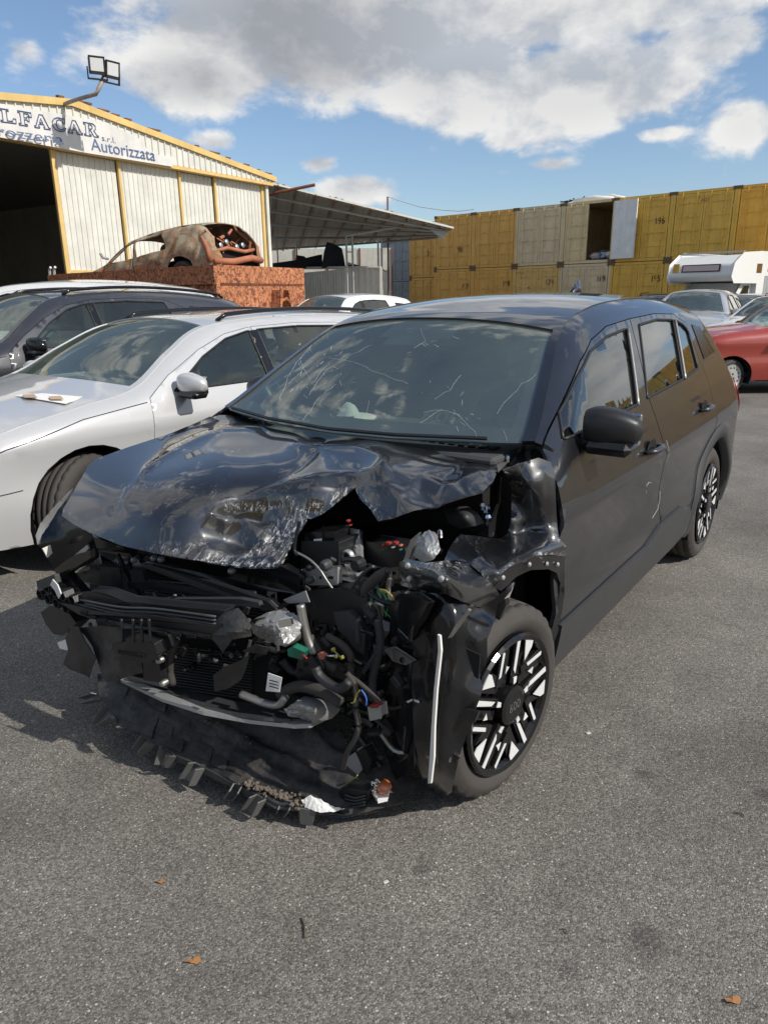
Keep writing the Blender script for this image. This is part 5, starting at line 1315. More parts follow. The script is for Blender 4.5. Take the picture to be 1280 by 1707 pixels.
def patch(name, outer, ctl, mat, parent=wreck, s=9, folds=(), thick=.004, rough_=0., scuff=(), holes=(), smooth=True, seed=1, axis=(0, 0, 1), lam=1e-4, facets=()):
    v, f = cdt(np.array(outer, float), holes, s); t = tps([c[:2] for c in ctl], [Tof(c[0], c[1], c[2], c[3]) for c in ctl], v, lam)
    D = np.array([cray(a, b_) for a, b_ in v]); V = CO+D*t[:, None]; ax = np.array(axis, float)
    for fp_, fh_ in facets: V = V+ax*facet(v, fp_, fh_)[:, None]
    for line, amp, wid in folds:
        d = seg_dist(v, np.array(line, float)); V = V+ax*(amp*np.exp(-(d/wid)**1.0))[:, None]
    if rough_:
        r2 = np.random.RandomState(seed); 
        for k in range(7):
            w1 = r2.uniform(-1, 1, 2)*.11; V = V+ax*(rough_*.5*np.sin(v@w1+r2.uniform(0, 6)))[:, None]
        V = V+ax*(rough_*.35*r2.uniform(-1, 1, len(v)))[:, None]
    a, b_, c = V[f[:, 0]], V[f[:, 1]], V[f[:, 2]]; nn = np.cross(b_-a, c-a)
    flip = (nn*(CO-a)).sum() < 0
    if flip: f = f[:, ::-1]
    sc = np.zeros(len(v))
    for line, amp, wid in scuff: sc = np.maximum(sc, amp*np.exp(-(seg_dist(v, np.array(line, float))/wid)**2))
    return mesh(name, V, f, mat, parent, smooth, thick, attr=sc)
hood_out = [(409, 697), (385, 692), (366, 692), (322, 707), (280, 724), (215, 745), (160, 765), (148, 775), (128, 812), (106, 848), (104, 860), (125, 875), (152, 889), (201, 909), (257, 922), (300, 930), (340, 937), (380, 942), (415, 946), (460, 945), (471, 936), (479, 919), (494, 892),
            (513, 869), (527, 857), (550, 846), (572, 828), (592, 817), (600, 832), (617, 848), (630, 869), (655, 864), (690, 852), (720, 845), (750, 836), (777, 827), (806, 819), (822, 803), (829, 785), (827, 772), (812, 758), (787, 755), (750, 752), (700, 746), (662, 741), (592, 730), (530, 721), (487, 715), (457, 708)]
hood_ctl = [(409, 697, 'Z', 1.02), (366, 692, 'Y', -.72), (280, 724, 'Y', -.72), (148, 775, 'Y', -.72), (104, 860, 'Z', .80), (152, 889, 'Z', .785), (201, 909, 'Z', .775), (257, 922, 'Z', .77), (340, 937, 'Z', .75), (415, 946, 'Z', .74), (462, 945, 'Z', .73),
            (479, 919, 'Z', .77), (513, 869, 'Z', .85), (550, 846, 'Z', .885), (592, 817, 'Z', .935), (600, 832, 'Z', .915), (630, 869, 'Z', .87), (655, 864, 'Z', .885), (720, 845, 'Z', .91), (777, 827, 'Z', .94), (812, 817, 'Z', .955), (829, 785, 'Z', .985), (812, 758, 'Z', 1.005),
            (750, 752, 'Z', 1.01), (662, 741, 'Z', 1.02), (592, 730, 'Z', 1.03), (487, 715, 'Z', 1.03), (240, 800, 'Z', .945), (300, 780, 'Z', .985), (370, 745, 'Z', 1.015), (180, 830, 'Z', .885), (250, 860, 'Z', .875), (320, 840, 'Z', .91), (400, 800, 'Z', .965),
            (357, 848, 'Z', .895), (400, 885, 'Z', .80), (340, 900, 'Z', .80), (450, 880, 'Z', .82), (455, 850, 'Z', .865), (470, 810, 'Z', .955), (531, 802, 'Z', .985), (530, 760, 'Z', .985), (450, 760, 'Z', 1.0), (640, 776, 'Z', 1.035), (620, 800, 'Z', .985), (700, 790, 'Z', .985), (560, 830, 'Z', .915), (760, 785, 'Z', .985)]
hood_folds = [([(205, 838), (216, 821), (245, 782), (287, 754), (330, 732), (372, 716), (440, 712)], .010, 7), ([(190, 850), (200, 842), (232, 800), (275, 765)], -.006, 8),
              ([(357, 846), (420, 822), (480, 808), (520, 801), (575, 794), (620, 788), (640, 777)], .016, 8), ([(640, 777), (632, 762), (600, 750), (545, 745), (500, 742)], .010, 8), ([(395, 830), (460, 800), (500, 775), (531, 746)], -.014, 10),
              ([(725, 835), (700, 810), (650, 800), (600, 800)], -.010, 10), ([(725, 835), (760, 806), (800, 790)], .012, 11), ([(725, 835), (740, 790), (780, 770)], -.008, 9), ([(480, 838), (500, 822), (530, 818), (590, 817)], .012, 7),
              ([(476, 835), (495, 855), (512, 868)], .018, 6), ([(345, 858), (375, 855), (410, 848), (470, 842)], -.016, 8), ([(350, 865), (380, 870), (420, 890), (440, 912), (400, 922), (340, 925)], .016, 8), ([(370, 885), (395, 895), (410, 905)], -.014, 9), ([(430, 860), (460, 875), (450, 900)], -.012, 8),
              ([(495, 830), (505, 850), (530, 845)], -.012, 7), ([(655, 790), (690, 830), (725, 835)], -.006, 7), ([(560, 815), (590, 800), (600, 780)], -.006, 10)]
hood_facets = [([(300, 850), (345, 842), (395, 838), (440, 832), (480, 836), (520, 812), (590, 812), (500, 870), (470, 945), (400, 946), (330, 938), (280, 925), (290, 890),
                 (352, 868), (378, 858), (372, 893), (405, 872), (402, 906), (432, 862), (440, 893), (462, 868), (446, 922), (350, 915), (484, 858), (512, 842), (545, 832), (330, 885), (420, 850), (385, 922), (468, 905)],
                [0]*13+[.012, -.010, -.012, .014, -.012, -.010, .016, .012, -.008, .010, -.012, .012, -.010, .008, .010, -.010, -.010]),
               ([(600, 832), (640, 800), (700, 790), (780, 775), (829, 785), (777, 827), (720, 845), (655, 864), (630, 869), (665, 835), (700, 822), (740, 812), (760, 800), (690, 845), (650, 850)], [0]*9+[.010, -.010, .010, -.008, .008, -.008])]
patch('bonnet', hood_out, hood_ctl, 'scraped_black_paint', s=4.2, folds=hood_folds, facets=hood_facets, thick=.006, lam=1.2e-2,
      scuff=[([(330, 934), (400, 941), (462, 942)], 1.0, 10), ([(462, 942), (480, 905), (470, 880), (500, 870)], 1.0, 17), ([(476, 838), (500, 855), (530, 845), (575, 822), (595, 822)], 1.0, 9), ([(420, 930), (450, 905), (478, 880)], .9, 15), ([(257, 916), (340, 915)], .5, 10), ([(600, 825), (630, 860)], .8, 8),
             ([(285, 752), (370, 750), (415, 753)], .55, 3), ([(316, 793), (334, 772)], .8, 3), ([(205, 812), (280, 810), (300, 815)], .4, 5), ([(350, 830), (362, 812)], .6, 3), ([(110, 850), (155, 888)], .35, 3), ([(380, 845), (440, 840), (480, 838)], .7, 6)])
# crushed left wing and what is left of the bumper corner
wing_out = [(838, 785), (868, 772), (897, 763), (917, 770), (924, 785), (926, 832), (929, 895), (933, 912), (940, 928), (930, 927), (916, 925), (890, 926), (865, 936), (848, 944), (835, 955), (822, 978), (812, 972), (800, 955), (780, 938), (760, 934), (740, 935), (748, 915), (762, 891), (790, 893), (815, 897), (834, 898),
            (846, 890), (852, 868), (852, 840), (852, 815), (846, 798)]
wing_ctl = [(838, 785, 'Y', .76), (868, 772, 'Y', .80), (897, 763, 'Y', .83), (924, 785, 'Y', .865), (926, 832, 'Y', .875), (929, 895, 'Y', .885), (940, 928, 'Y', .89), (916, 925, 'Y', .892), (890, 926, 'Y', .89), (865, 936, 'Y', .885), (835, 955, 'Y', .88), (822, 978, 'Y', .87), (780, 938, 'Y', .78), (740, 935, 'Y', .70), (762, 891, 'Y', .66), (815, 897, 'Y', .70),
            (834, 898, 'Y', .73), (852, 868, 'Y', .76), (852, 815, 'Y', .74), (895, 852, 'Y', .825), (880, 810, 'Y', .83), (880, 890, 'Y', .80), (850, 915, 'Y', .82), (800, 925, 'Y', .80), (905, 810, 'Y', .855), (870, 850, 'Y', .775)]
patch('front_fender', wing_out, wing_ctl, 'scraped_black_paint', s=6, thick=.005, axis=(.2, .9, .35),
      folds=[([(896, 852), (900, 820), (901, 785)], .012, 5), ([(896, 852), (910, 885), (935, 912)], .016, 6), ([(896, 852), (880, 820), (862, 795)], .012, 7), ([(762, 891), (790, 915), (820, 955)], .020, 6), ([(790, 900), (840, 912), (900, 905), (935, 915)], .012, 6), ([(850, 900), (880, 880), (896, 852)], -.014, 8), ([(822, 960), (850, 930), (885, 915), (935, 920)], .014, 6), ([(870, 780), (885, 820), (896, 850)], -.010, 5), ([(775, 895), (810, 930), (830, 940)], -.012, 5)],
      scuff=[([(740, 935), (800, 958), (822, 978)], .9, 5), ([(896, 852), (932, 910)], .6, 3), ([(890, 924), (935, 926)], .8, 4), ([(822, 975), (850, 945)], .9, 6)])
for (u_, v_) in ((911, 940), (929, 941), (882, 941), (838, 963)):
    c = P3(u_, v_, 'Y', .895); MB().lathe([(.001, .006), (.006, .004), (.008, 0)], 10, 'Y', tuple(c)).build('clip', 'zinc', wreck)
arch_out = [(940, 928), (942, 960), (938, 1000), (930, 1050), (922, 1085), (914, 1083), (920, 1045), (930, 1000), (934, 972), (927, 955), (910, 948), (885, 950), (862, 962), (835, 985), (822, 978), (835, 955), (865, 936), (890, 926), (916, 925)]
patch('arch_edge', arch_out, [(940, 928, 'Y', .888), (942, 960, 'Y', .888), (930, 1050, 'Y', .885), (922, 1085, 'Y', .885), (934, 972, 'Y', .88), (885, 950, 'Y', .885), (835, 985, 'Y', .875), (822, 978, 'Y', .872), (890, 926, 'Y', .888)], 'gloss_plastic', s=8, thick=.015, rough_=.003, axis=(0, 1, 0), scuff=[([(830, 980), (930, 950)], .6, 5)])
patch('bumper_corner', [(665, 937), (678, 931), (710, 938), (740, 934), (780, 938), (802, 955), (824, 978), (832, 990), (820, 1003), (800, 1012), (770, 1002), (740, 990), (715, 986), (690, 983), (668, 976), (661, 955)],
      [(665, 937, 'X', .38), (710, 938, 'X', .34), (780, 938, 'Y', .78), (824, 978, 'Y', .87), (820, 1003, 'Y', .84), (770, 1002, 'X', .33), (715, 986, 'X', .36), (668, 976, 'X', .38), (740, 965, 'X', .42), (661, 955, 'X', .38)], 'scraped_black_paint', s=8, folds=[([(672, 950), (740, 960), (800, 985)], .02, 10)], rough_=.005, axis=(.7, .6, .2), scuff=[([(700, 936), (760, 938)], 1., 6), ([(690, 945), (780, 950)], .35, 10)])
liner_out = [(668, 985), (700, 988), (740, 992), (770, 1004), (800, 1014), (832, 992), (857, 970), (852, 985), (832, 1010), (824, 1035), (812, 1067), (812, 1100), (800, 1135), (805, 1147), (790, 1190), (772, 1240), (765, 1262), (752, 1320), (738, 1330), (712, 1312), (699, 1287), (690, 1230), (686, 1135), (689, 1080), (680, 1040)]
patch('wheel_arch_liner', liner_out, [(668, 985, 'X', .34), (740, 992, 'X', .36), (832, 992, 'Y', .85), (857, 970, 'Y', .86), (824, 1035, 'X', .24), (812, 1100, 'X', .30), (800, 1135, 'X', .33), (790, 1190, 'X', .35), (772, 1240, 'X', .34), (752, 1320, 'X', .28), (738, 1330, 'Z', .03), (699, 1287, 'X', .40), (686, 1135, 'X', .42), (689, 1080, 'X', .40), (745, 1150, 'X', .41), (730, 1260, 'X', .40)],
      'gloss_plastic', s=10, thick=.004, rough_=.004, axis=(.8, .5, 0), folds=[([(757, 1020), (745, 1100), (738, 1200), (730, 1310)], .012, 14), ([(790, 1030), (775, 1120), (760, 1230)], -.012, 12), ([(776, 1080), (798, 1130)], -.03, 8), ([(705, 1010), (712, 1100), (705, 1280)], -.02, 12)])
def px_tube(name, pts, r, mat, ax='X', val=.5, n=6, parent=wreck, sm=True):
    P = [P3(p[0], p[1], *(p[2:] if len(p) > 2 else (ax, val))) for p in pts]
    C = catmull(P, 5) if len(P) > 2 else P
    return MB().tube([tuple(c) for c in C], r, n).build(name, mat, parent, sm)
def px_plate(name, pts, mat, ax='X', val=.5, th=.006, parent=wreck, bev=0.):
    P = [Vector(P3(p[0], p[1], *(p[2:] if len(p) > 2 else (ax, val)))) for p in pts]
    n = Vector((0, 0, 0))
    for i in range(1, len(P)-1): n += (P[i]-P[0]).cross(P[i+1]-P[0])
    n.normalize()
    if n.dot(Vector(CO)-P[0]) > 0: n = -n
    o = MB().prism(P, n, th).build(name, mat, parent)
    if bev: m_ = o.modifiers.new('edge', 'BEVEL'); m_.width = bev; m_.segments = 2
    return o
px_plate('foam_strip', [(729, 1058), (733, 1060), (735, 1085), (728, 1150), (724, 1210), (723, 1262), (718, 1306), (713, 1306), (716, 1262), (719, 1210), (723, 1150), (730, 1085)], 'white_fill', 'X', .435, .006)
px_plate('liner_edge', [(779, 1016), (783, 1019), (752, 1063), (746, 1064), (757, 1045)], 'steel', 'X', .40, .01)
px_plate('torn_bracket', [(825, 1030), (830, 1005), (842, 1000), (843, 1010), (832, 1034)], 'gloss_plastic', 'X', .26, .02)
px_plate('strut_edge', [(858, 972), (853, 972), (838, 1004), (846, 1004)], 'zinc', 'Y', .80, .01)
px_plate('liner_tab', [(771, 1181), (797, 1187), (790, 1205), (764, 1197)], 'black_plastic', 'X', .37, .01)
px_plate('liner_tab', [(736, 1262), (754, 1256), (766, 1262), (760, 1272), (735, 1270)], 'black_plastic', 'X', .37, .01)
px_plate('clip', [(744, 1264), (751, 1264), (750, 1271), (744, 1270)], 'steel', 'X', .385, .004)
px_plate('liner_hole', [(776, 1081), (800, 1092), (797, 1132), (790, 1128)], 'dark_void', 'X', .40, .004)
px_plate('edge_scrap', [(677, 1169), (687, 1165), (696, 1168), (697, 1172), (687, 1168), (679, 1172)], 'white_trim', 'X', .45, .004)
# ---- engine bay
px_plate('slam_panel', [(150, 893), (205, 912), (300, 930), (415, 946), (470, 944), (500, 960), (500, 990), (440, 985), (330, 970), (210, 948), (150, 915)], 'gloss_plastic', 'X', .40, .03)
for (u_, v_) in ((223, 934), (385, 952), (256, 931), (268, 933)):
    MB().lathe([(.001, .010), (.007, .008), (.011, .002), (.011, -.01)], 12, 'X', tuple(P3(u_, v_, 'X', .405))).build('bolt', 'zinc', wreck, True)
px_plate('radiator', [(150, 940), (215, 945), (330, 965), (445, 985), (460, 1180), (350, 1180), (260, 1150), (180, 1100), (150, 1000)], 'dark_void', 'X', .34, .05)
fn = MB(); 
for k in range(12):
    a, b_ = Vector(P3(236, 950+k*4.6, 'X', .36)), Vector(P3(445, 972+k*5.2, 'X', .36)); fn.tube([a, b_], .0022, 4)
for k in range(16):
    a, b_ = Vector(P3(290, 1078+k*4.6, 'X', .37)), Vector(P3(420, 1094+k*4.8, 'X', .37)); fn.tube([a, b_], .0022, 4)
tag(fn.build('radiator_fins', 'grey_plastic', wreck), kind='stuff')
vz = MB()
for k in range(11): vz.tube([Vector(P3(172+k*4.4, 934+k*.8, 'X', .41)), Vector(P3(172+k*4.2, 950+k*.8, 'X', .41))], .0035, 4)
tag(vz.build('vent_ribs', 'grey_plastic', wreck), kind='stuff')
px_plate('diagonal_brace', [(236, 943), (250, 943), (330, 965), (400, 988), (446, 1004), (458, 1016), (440, 1016), (400, 1000), (320, 975)], 'black_plastic', 'X', .50, .02, bev=.003)
px_plate('cross_strut', [(214, 973), (222, 969), (330, 980), (420, 990), (424, 1000), (330, 990), (216, 979)], 'black_plastic', 'X', .48, .02, bev=.003)
px_plate('cross_strut', [(208, 1003), (214, 1000), (400, 1000), (430, 1006), (432, 1012), (400, 1009), (210, 1010)], 'grey_plastic', 'X', .52, .02, bev=.003)
patch('shroud', [(128, 955), (170, 945), (200, 948), (205, 985), (222, 998), (200, 1003), (165, 995), (166, 975), (140, 970)], [(128, 955, 'X', 0.494), (200, 948, 'X', 0.504), (222, 998, 'X', 0.494), (165, 995, 'X', 0.504), (140, 970, 'X', 0.494), (177, 975, 'X', 0.501)], 'black_plastic', s=7, rough_=0.003, thick=.003, axis=(1, .2, .2), folds=[([(128, 955), (222, 998)], .006, 5)])
px_plate('duct', [(216, 950), (238, 952), (242, 970), (220, 972)], 'dark_void', 'X', .505, .03)
# plastic cross beam in front, with its row of pockets
px_plate('cross_beam', [(104, 1006), (147, 987), (175, 990), (209, 1004), (300, 1014), (372, 1020), (368, 1040), (352, 1046), (254, 1028), (203, 1028), (150, 1018)], 'black_plastic', 'X', .60, .05, bev=.004)
px_plate('beam_face', [(104, 1006), (150, 1018), (203, 1028), (254, 1028), (352, 1046), (368, 1040), (366, 1058), (352, 1064), (254, 1046), (203, 1046), (130, 1022)], 'black_plastic', 'X', .63, .02, bev=.003)
for (u_, v_, w_, h_) in ((270, 1056, 13, 5), (293, 1058, 15, 6), (318, 1060, 15, 6), (343, 1062, 13, 5), (139, 1021, 10, 5), (154, 1029, 10, 5), (171, 1034, 12, 5), (190, 1040, 12, 5)):
    px_plate('beam_pocket', [(u_-w_/2, v_-h_/2), (u_+w_/2, v_-h_/2+1), (u_+w_/2, v_+h_/2+1), (u_-w_/2, v_+h_/2)], 'dark_void', 'X', .634, .004)
for k, v_ in enumerate((1012, 1018, 1024)): px_tube('beam_rib', [(135+k*8, v_-12), (200, v_), (260, v_+3), (360, v_+16)], .004, 'grey_plastic', 'X', .615)
# left end: light clip, honeycomb, jagged brackets
px_plate('bracket_tip', [(62, 970), (90, 959), (94, 973), (64, 982)], 'grey_plastic', 'X', .62, .02, bev=.003)
px_plate('torn_edge', [(88, 966), (96, 975), (102, 990), (98, 998), (92, 985), (84, 975)], 'white_trim', 'X', .625, .004)
hc = MB()
for k, (u_, v_) in enumerate(((66, 992), (79, 999), (93, 1006), (109, 1014))):
    for (du, dv) in ((0, 0), (11, -12)):
        c = Vector(P3(u_+du, v_+dv, 'X', .62)); hc.lathe([(.018, .0), (.021, .0), (.023, -.05), (.015, -.05), (.018, .0)], 6, 'X', tuple(c))
hc.build('honeycomb_absorber', 'black_plastic', wreck)
px_plate('end_bracket', [(90, 950), (110, 935), (125, 925), (150, 918), (152, 930), (128, 945), (112, 958), (140, 990), (112, 1001), (98, 978), (100, 962)], 'gloss_plastic', 'X', .58, .03)
px_plate('end_bracket', [(70, 1023), (85, 1012), (112, 1020), (125, 1038), (106, 1057), (90, 1055), (78, 1040)], 'black_plastic', 'X', .58, .06, bev=.006)
patch('hanging_flap', [(119, 1043), (133, 1046), (140, 1070), (160, 1098), (150, 1130), (140, 1122), (122, 1118), (104, 1108), (114, 1085), (110, 1062)], [(119, 1043, 'X', 0.614), (140, 1070, 'X', 0.624), (150, 1130, 'X', 0.614), (122, 1118, 'X', 0.624), (114, 1085, 'X', 0.614), (129, 1088, 'X', 0.621)], 'black_plastic', s=7, rough_=0.003, thick=.003, axis=(1, .2, .2), folds=[([(119, 1043), (140, 1122)], .006, 5)])
px_plate('paper_scrap', [(96, 1071), (116, 1064), (121, 1077), (112, 1084), (100, 1081)], 'paper', 'X', .60, .006)
patch('side_flap', [(133, 1046), (170, 1044), (197, 1046), (206, 1063), (196, 1074), (189, 1084), (200, 1096), (234, 1105), (237, 1122), (211, 1129), (178, 1138), (164, 1105), (152, 1077)], [(133, 1046, 'X', 0.594), (197, 1046, 'X', 0.604), (196, 1074, 'X', 0.594), (200, 1096, 'X', 0.604), (237, 1122, 'X', 0.594), (178, 1138, 'X', 0.604), (152, 1077, 'X', 0.594), (190, 1087, 'X', 0.602)], 'dusty_plastic', s=7, rough_=0.003, thick=.003, axis=(1, .2, .2), folds=[([(133, 1046), (200, 1096)], .006, 5)])
px_plate('bumper_mount', [(189, 1074), (220, 1063), (256, 1074), (262, 1094), (248, 1105), (200, 1096), (189, 1084)], 'black_plastic', 'X', .66, .08, bev=.004)
px_plate('mount_slot', [(196, 1084), (240, 1092), (240, 1097), (198, 1090)], 'dark_void', 'X', .664, .004)
for x_ in (203, 222, 236, 249): px_tube('mount_rib', [(x_, 1032), (x_+1, 1050), (x_+2, 1070)], .0045, 'black_plastic', 'X', .66)
px_plate('bracket', [(262, 1063), (287, 1066), (287, 1077), (272, 1091), (265, 1082)], 'zinc', 'X', .60, .006)
px_tube('hose', [(294, 1066), (286, 1090), (283, 1115), (288, 1141)], .013, 'rubber', 'X', .56, 8)
px_plate('sensor', [(240, 1105), (265, 1105), (268, 1136), (241, 1133)], 'black_plastic', 'X', .60, .03, bev=.003)
for p in ((266, 1101), (272, 1139)): MB().lathe([(.001, .012), (.008, .010), (.011, .0), (.011, -.015)], 10, 'X', tuple(P3(*p, 'X', .605))).build('bolt', 'steel', wreck, True)
patch('torn_panel', [(352, 1060), (364, 1026), (397, 1013), (422, 1041), (420, 1060), (388, 1066), (372, 1088)], [(352, 1060, 'X', .62), (364, 1026, 'X', .60), (422, 1041, 'X', .63), (372, 1088, 'X', .64), (390, 1045, 'X', .65)], 'dusty_plastic', s=6, rough_=.003, thick=.004, smooth=False, folds=[([(356, 1060), (420, 1046)], .012, 5)], axis=(1, .2, .2))
px_plate('torn_panel', [(404, 1086), (424, 1074), (448, 1080), (444, 1092)], 'dusty_plastic', 'X', .60, .004)
patch('torn_panel', [(358, 1125), (372, 1112), (400, 1102), (416, 1092), (412, 1112), (400, 1135), (380, 1148), (358, 1153)], [(358, 1125, 'X', 0.637), (400, 1102, 'X', 0.647), (412, 1112, 'X', 0.637), (380, 1148, 'X', 0.647), (387, 1122, 'X', 0.644)], 'black_plastic', s=7, rough_=0.003, thick=.003, axis=(1, .2, .2), folds=[([(358, 1125), (412, 1112)], .006, 5)])
pass
px_plate('torn_panel', [(472, 1000), (509, 985), (516, 1004), (481, 1006)], 'zinc', 'X', .45, .004)
px_plate('part_label', [(447, 1122), (470, 1130), (466, 1154), (443, 1152)], 'paper', 'X', .66, .002)
for k in range(3): px_plate('label_print', [(449, 1133+k*5), (464, 1137+k*5), (464, 1138.5+k*5), (449, 1134.5+k*5)], 'ink', 'X', .6612, .0005)
# aluminium lower beam with crumpled end
patch('lower_beam', [(201, 1133), (213, 1127), (250, 1143), (292, 1161), (345, 1178), (395, 1190), (440, 1196), (484, 1199), (517, 1199), (540, 1196), (517, 1207), (491, 1208), (416, 1200), (340, 1186), (268, 1164)], [(201, 1133, 'X', .54), (292, 1161, 'X', .60), (395, 1195, 'X', .62), (484, 1204, 'X', .60), (540, 1200, 'X', .54)], 'zinc', s=8, thick=.012, smooth=True)
patch('beam_top', [(213, 1127), (222, 1119), (270, 1137), (330, 1155), (400, 1170), (450, 1177), (484, 1180), (484, 1199), (440, 1196), (395, 1190), (345, 1178), (292, 1161)], [(213, 1127, 'X', .54), (292, 1161, 'X', .60), (395, 1190, 'X', .62), (484, 1199, 'X', .60), (222, 1119, 'X', .48), (330, 1155, 'X', .53), (450, 1177, 'X', .53)], 'grey_plastic', s=9, thick=.01)
patch('crushed_beam_end', [(470, 1183), (495, 1170), (517, 1158), (530, 1163), (551, 1169), (566, 1183), (556, 1197), (530, 1204), (517, 1206), (490, 1200), (474, 1195)], [(470, 1183, 'X', .60), (517, 1158, 'X', .54), (566, 1183, 'X', .50), (517, 1206, 'X', .58), (520, 1180, 'X', .62)], 'cast_alloy', s=5, rough_=.012, thick=.004, smooth=False, axis=(1, 0, .3))
px_tube('pipe', [(402, 1157), (425, 1166), (444, 1173), (464, 1175), (476, 1162)], .012, 'steel', 'X', .60, 8)
# ---- cast parts, hoses and wires right of the radiator
patch('ecu_cover', [(540, 878), (562, 877), (599, 883), (602, 925), (604, 960), (602, 974), (568, 966), (563, 925), (560, 904), (541, 902)], [(540, 878, 'X', .10), (599, 883, 'X', .10), (604, 970, 'X', .20), (565, 966, 'X', .20)], 'cast_alloy', s=5, thick=.02, smooth=False, folds=[([(568, 890), (594, 893)], .006, 3), ([(566, 955), (598, 960)], .006, 3), ([(592, 890), (596, 960)], .006, 3), ([(575, 910), (575, 945), (588, 948)], .006, 3)], axis=(1, .3, .3))
MB().lathe([(.022, -.01), (.022, .008), (.014, .008), (.013, -.01)], 16, 'X', tuple(P3(579, 928, 'X', .19))).build('boss', 'cast_alloy', wreck, True)
MB().lathe([(.001, .0), (.013, .0)], 16, 'X', tuple(P3(579, 928, 'X', .192))).build('boss_hole', 'dark_void', wreck)
px_plate('battery_tray', [(506, 949), (562, 947), (562, 974), (515, 975)], 'zinc', 'X', .28, .02, bev=.002)
for (u_, v_, w_) in ((517, 964, 8), (534, 963, 3), (551, 963, 8)): px_plate('slot', [(u_-w_/2, v_-2), (u_+w_/2, v_-2), (u_+w_/2, v_+2), (u_-w_/2, v_+2)], 'dark_void', 'X', .284, .003)
px_plate('battery', [(505, 905), (562, 905), (562, 946), (505, 948)], 'black_plastic', 'X', .22, .12, bev=.006)
px_plate('fuse_box', [(510, 890), (555, 888), (556, 908), (510, 909)], 'gloss_plastic', 'X', .20, .08, bev=.004)
px_plate('part_label', [(523, 899), (536, 898), (536, 908), (523, 909)], 'paper', 'X', .205, .002)
px_plate('terminal', [(538, 934), (545, 934), (545, 943), (538, 943)], 'paper', 'X', .225, .01)
px_tube('cable', [(495, 921), (515, 932), (532, 948), (545, 968), (562, 992)], .004, 'steel', 'X', .32)
for (u_, v_, m_, r_2) in ((648, 906, 'wire_red', .012), (640, 909, 'wire_red', .008), (660, 905, 'wire_red', .010), (668, 909, 'plug_orange', .007), (640, 915, 'plug_green', .006), (668, 916, 'plug_green', .005), (581, 868, 'wire_red', .008), (585, 875, 'wire_red', .006), (655, 912, 'paper', .005)):
    MB().box(tuple(P3(u_, v_, 'X', .12)), (.015, r_2*1.3, r_2*.9), bev=.0015).build('connector', m_, wreck)
px_plate('relay_box', [(612, 905), (672, 915), (680, 940), (640, 945), (612, 935)], 'black_plastic', 'X', .10, .08, bev=.005)
patch('headlamp_remains', [(686, 925), (690, 905), (700, 892), (715, 888), (728, 895), (734, 915), (722, 932), (705, 938)], [(686, 925, 'X', .28), (700, 892, 'X', .22), (728, 895, 'X', .24), (722, 932, 'X', .32), (708, 912, 'X', .33)], 'cast_alloy', s=4, rough_=.008, smooth=False)
px_plate('lamp_bracket', [(672, 935), (684, 900), (698, 888), (692, 900), (682, 930), (678, 938)], 'steel', 'X', .30, .01)
patch('suspension_turret', [(738, 850), (762, 845), (780, 843), (796, 855), (808, 872), (790, 877), (767, 882), (748, 872)], [(738, 850, 'Z', .84), (780, 843, 'Z', .86), (808, 872, 'Z', .82), (767, 882, 'Z', .80), (775, 860, 'Z', .87)], 'grey_plastic', s=6, thick=.01)
px_plate('scuttle_corner', [(835, 795), (850, 800), (852, 865), (840, 895), (826, 897), (800, 892), (820, 870), (832, 840)], 'black_plastic', 'Y', .66, .01)
for (u_, v_, r_2) in ((810, 847, .016), (812, 862, .014), (805, 843, .010), (822, 893, .010), (847, 764, .010), (733, 889, .009)):
    MB().lathe([(.001, .012), (r_2*.7, .010), (r_2, .0), (r_2, -.012)], 8, 'Z', tuple(P3(u_, v_, 'Y', .66))).build('bolt', 'chrome', wreck)
px_plate('rusty_bracket', [(785, 838), (800, 826), (802, 842), (794, 850)], 'rusty_steel', 'Y', .60, .01)
px_plate('hinge_bracket', [(827, 772), (848, 757), (862, 755), (845, 770), (830, 785)], 'steel', 'Z', .99, .006)
for pts, r, m_, X in (([(647, 954), (630, 962), (612, 980), (610, 998), (614, 1015), (626, 1028)], .016, 'rubber', .34), ([(630, 1033), (633, 1056), (634, 1076), (627, 1108), (621, 1133), (622, 1166)], .010, 'grey_plastic', .48),
                      ([(526, 1113), (532, 1126), (545, 1138), (562, 1147), (574, 1145), (582, 1136)], .012, 'grey_plastic', .60), ([(578, 1122), (590, 1140), (594, 1160), (593, 1181), (598, 1212), (591, 1234), (579, 1254), (572, 1282)], .008, 'rubber', .58),
                      ([(582, 1126), (598, 1138), (612, 1150), (632, 1170)], .007, 'rubber', .57), ([(467, 1160), (485, 1148), (505, 1144), (530, 1150), (552, 1160), (568, 1172)], .018, 'rubber', .57), ([(501, 1008), (505, 1030), (509, 1050), (515, 1070), (524, 1090)], .013, 'steel', .52),
                      ([(516, 1060), (530, 1085), (540, 1105), (560, 1115)], .012, 'rubber', .50), ([(470, 1100), (490, 1120), (520, 1118)], .014, 'black_plastic', .50), ([(545, 1060), (570, 1075), (585, 1095), (584, 1125)], .011, 'rubber', .48),
                      ([(598, 960), (610, 990), (600, 1020), (580, 1035)], .015, 'rubber', .26), ([(560, 990), (590, 1000), (600, 1030)], .02, 'rubber', .22)):
    o = px_tube('hose', pts, r, m_, 'X', X, 8)
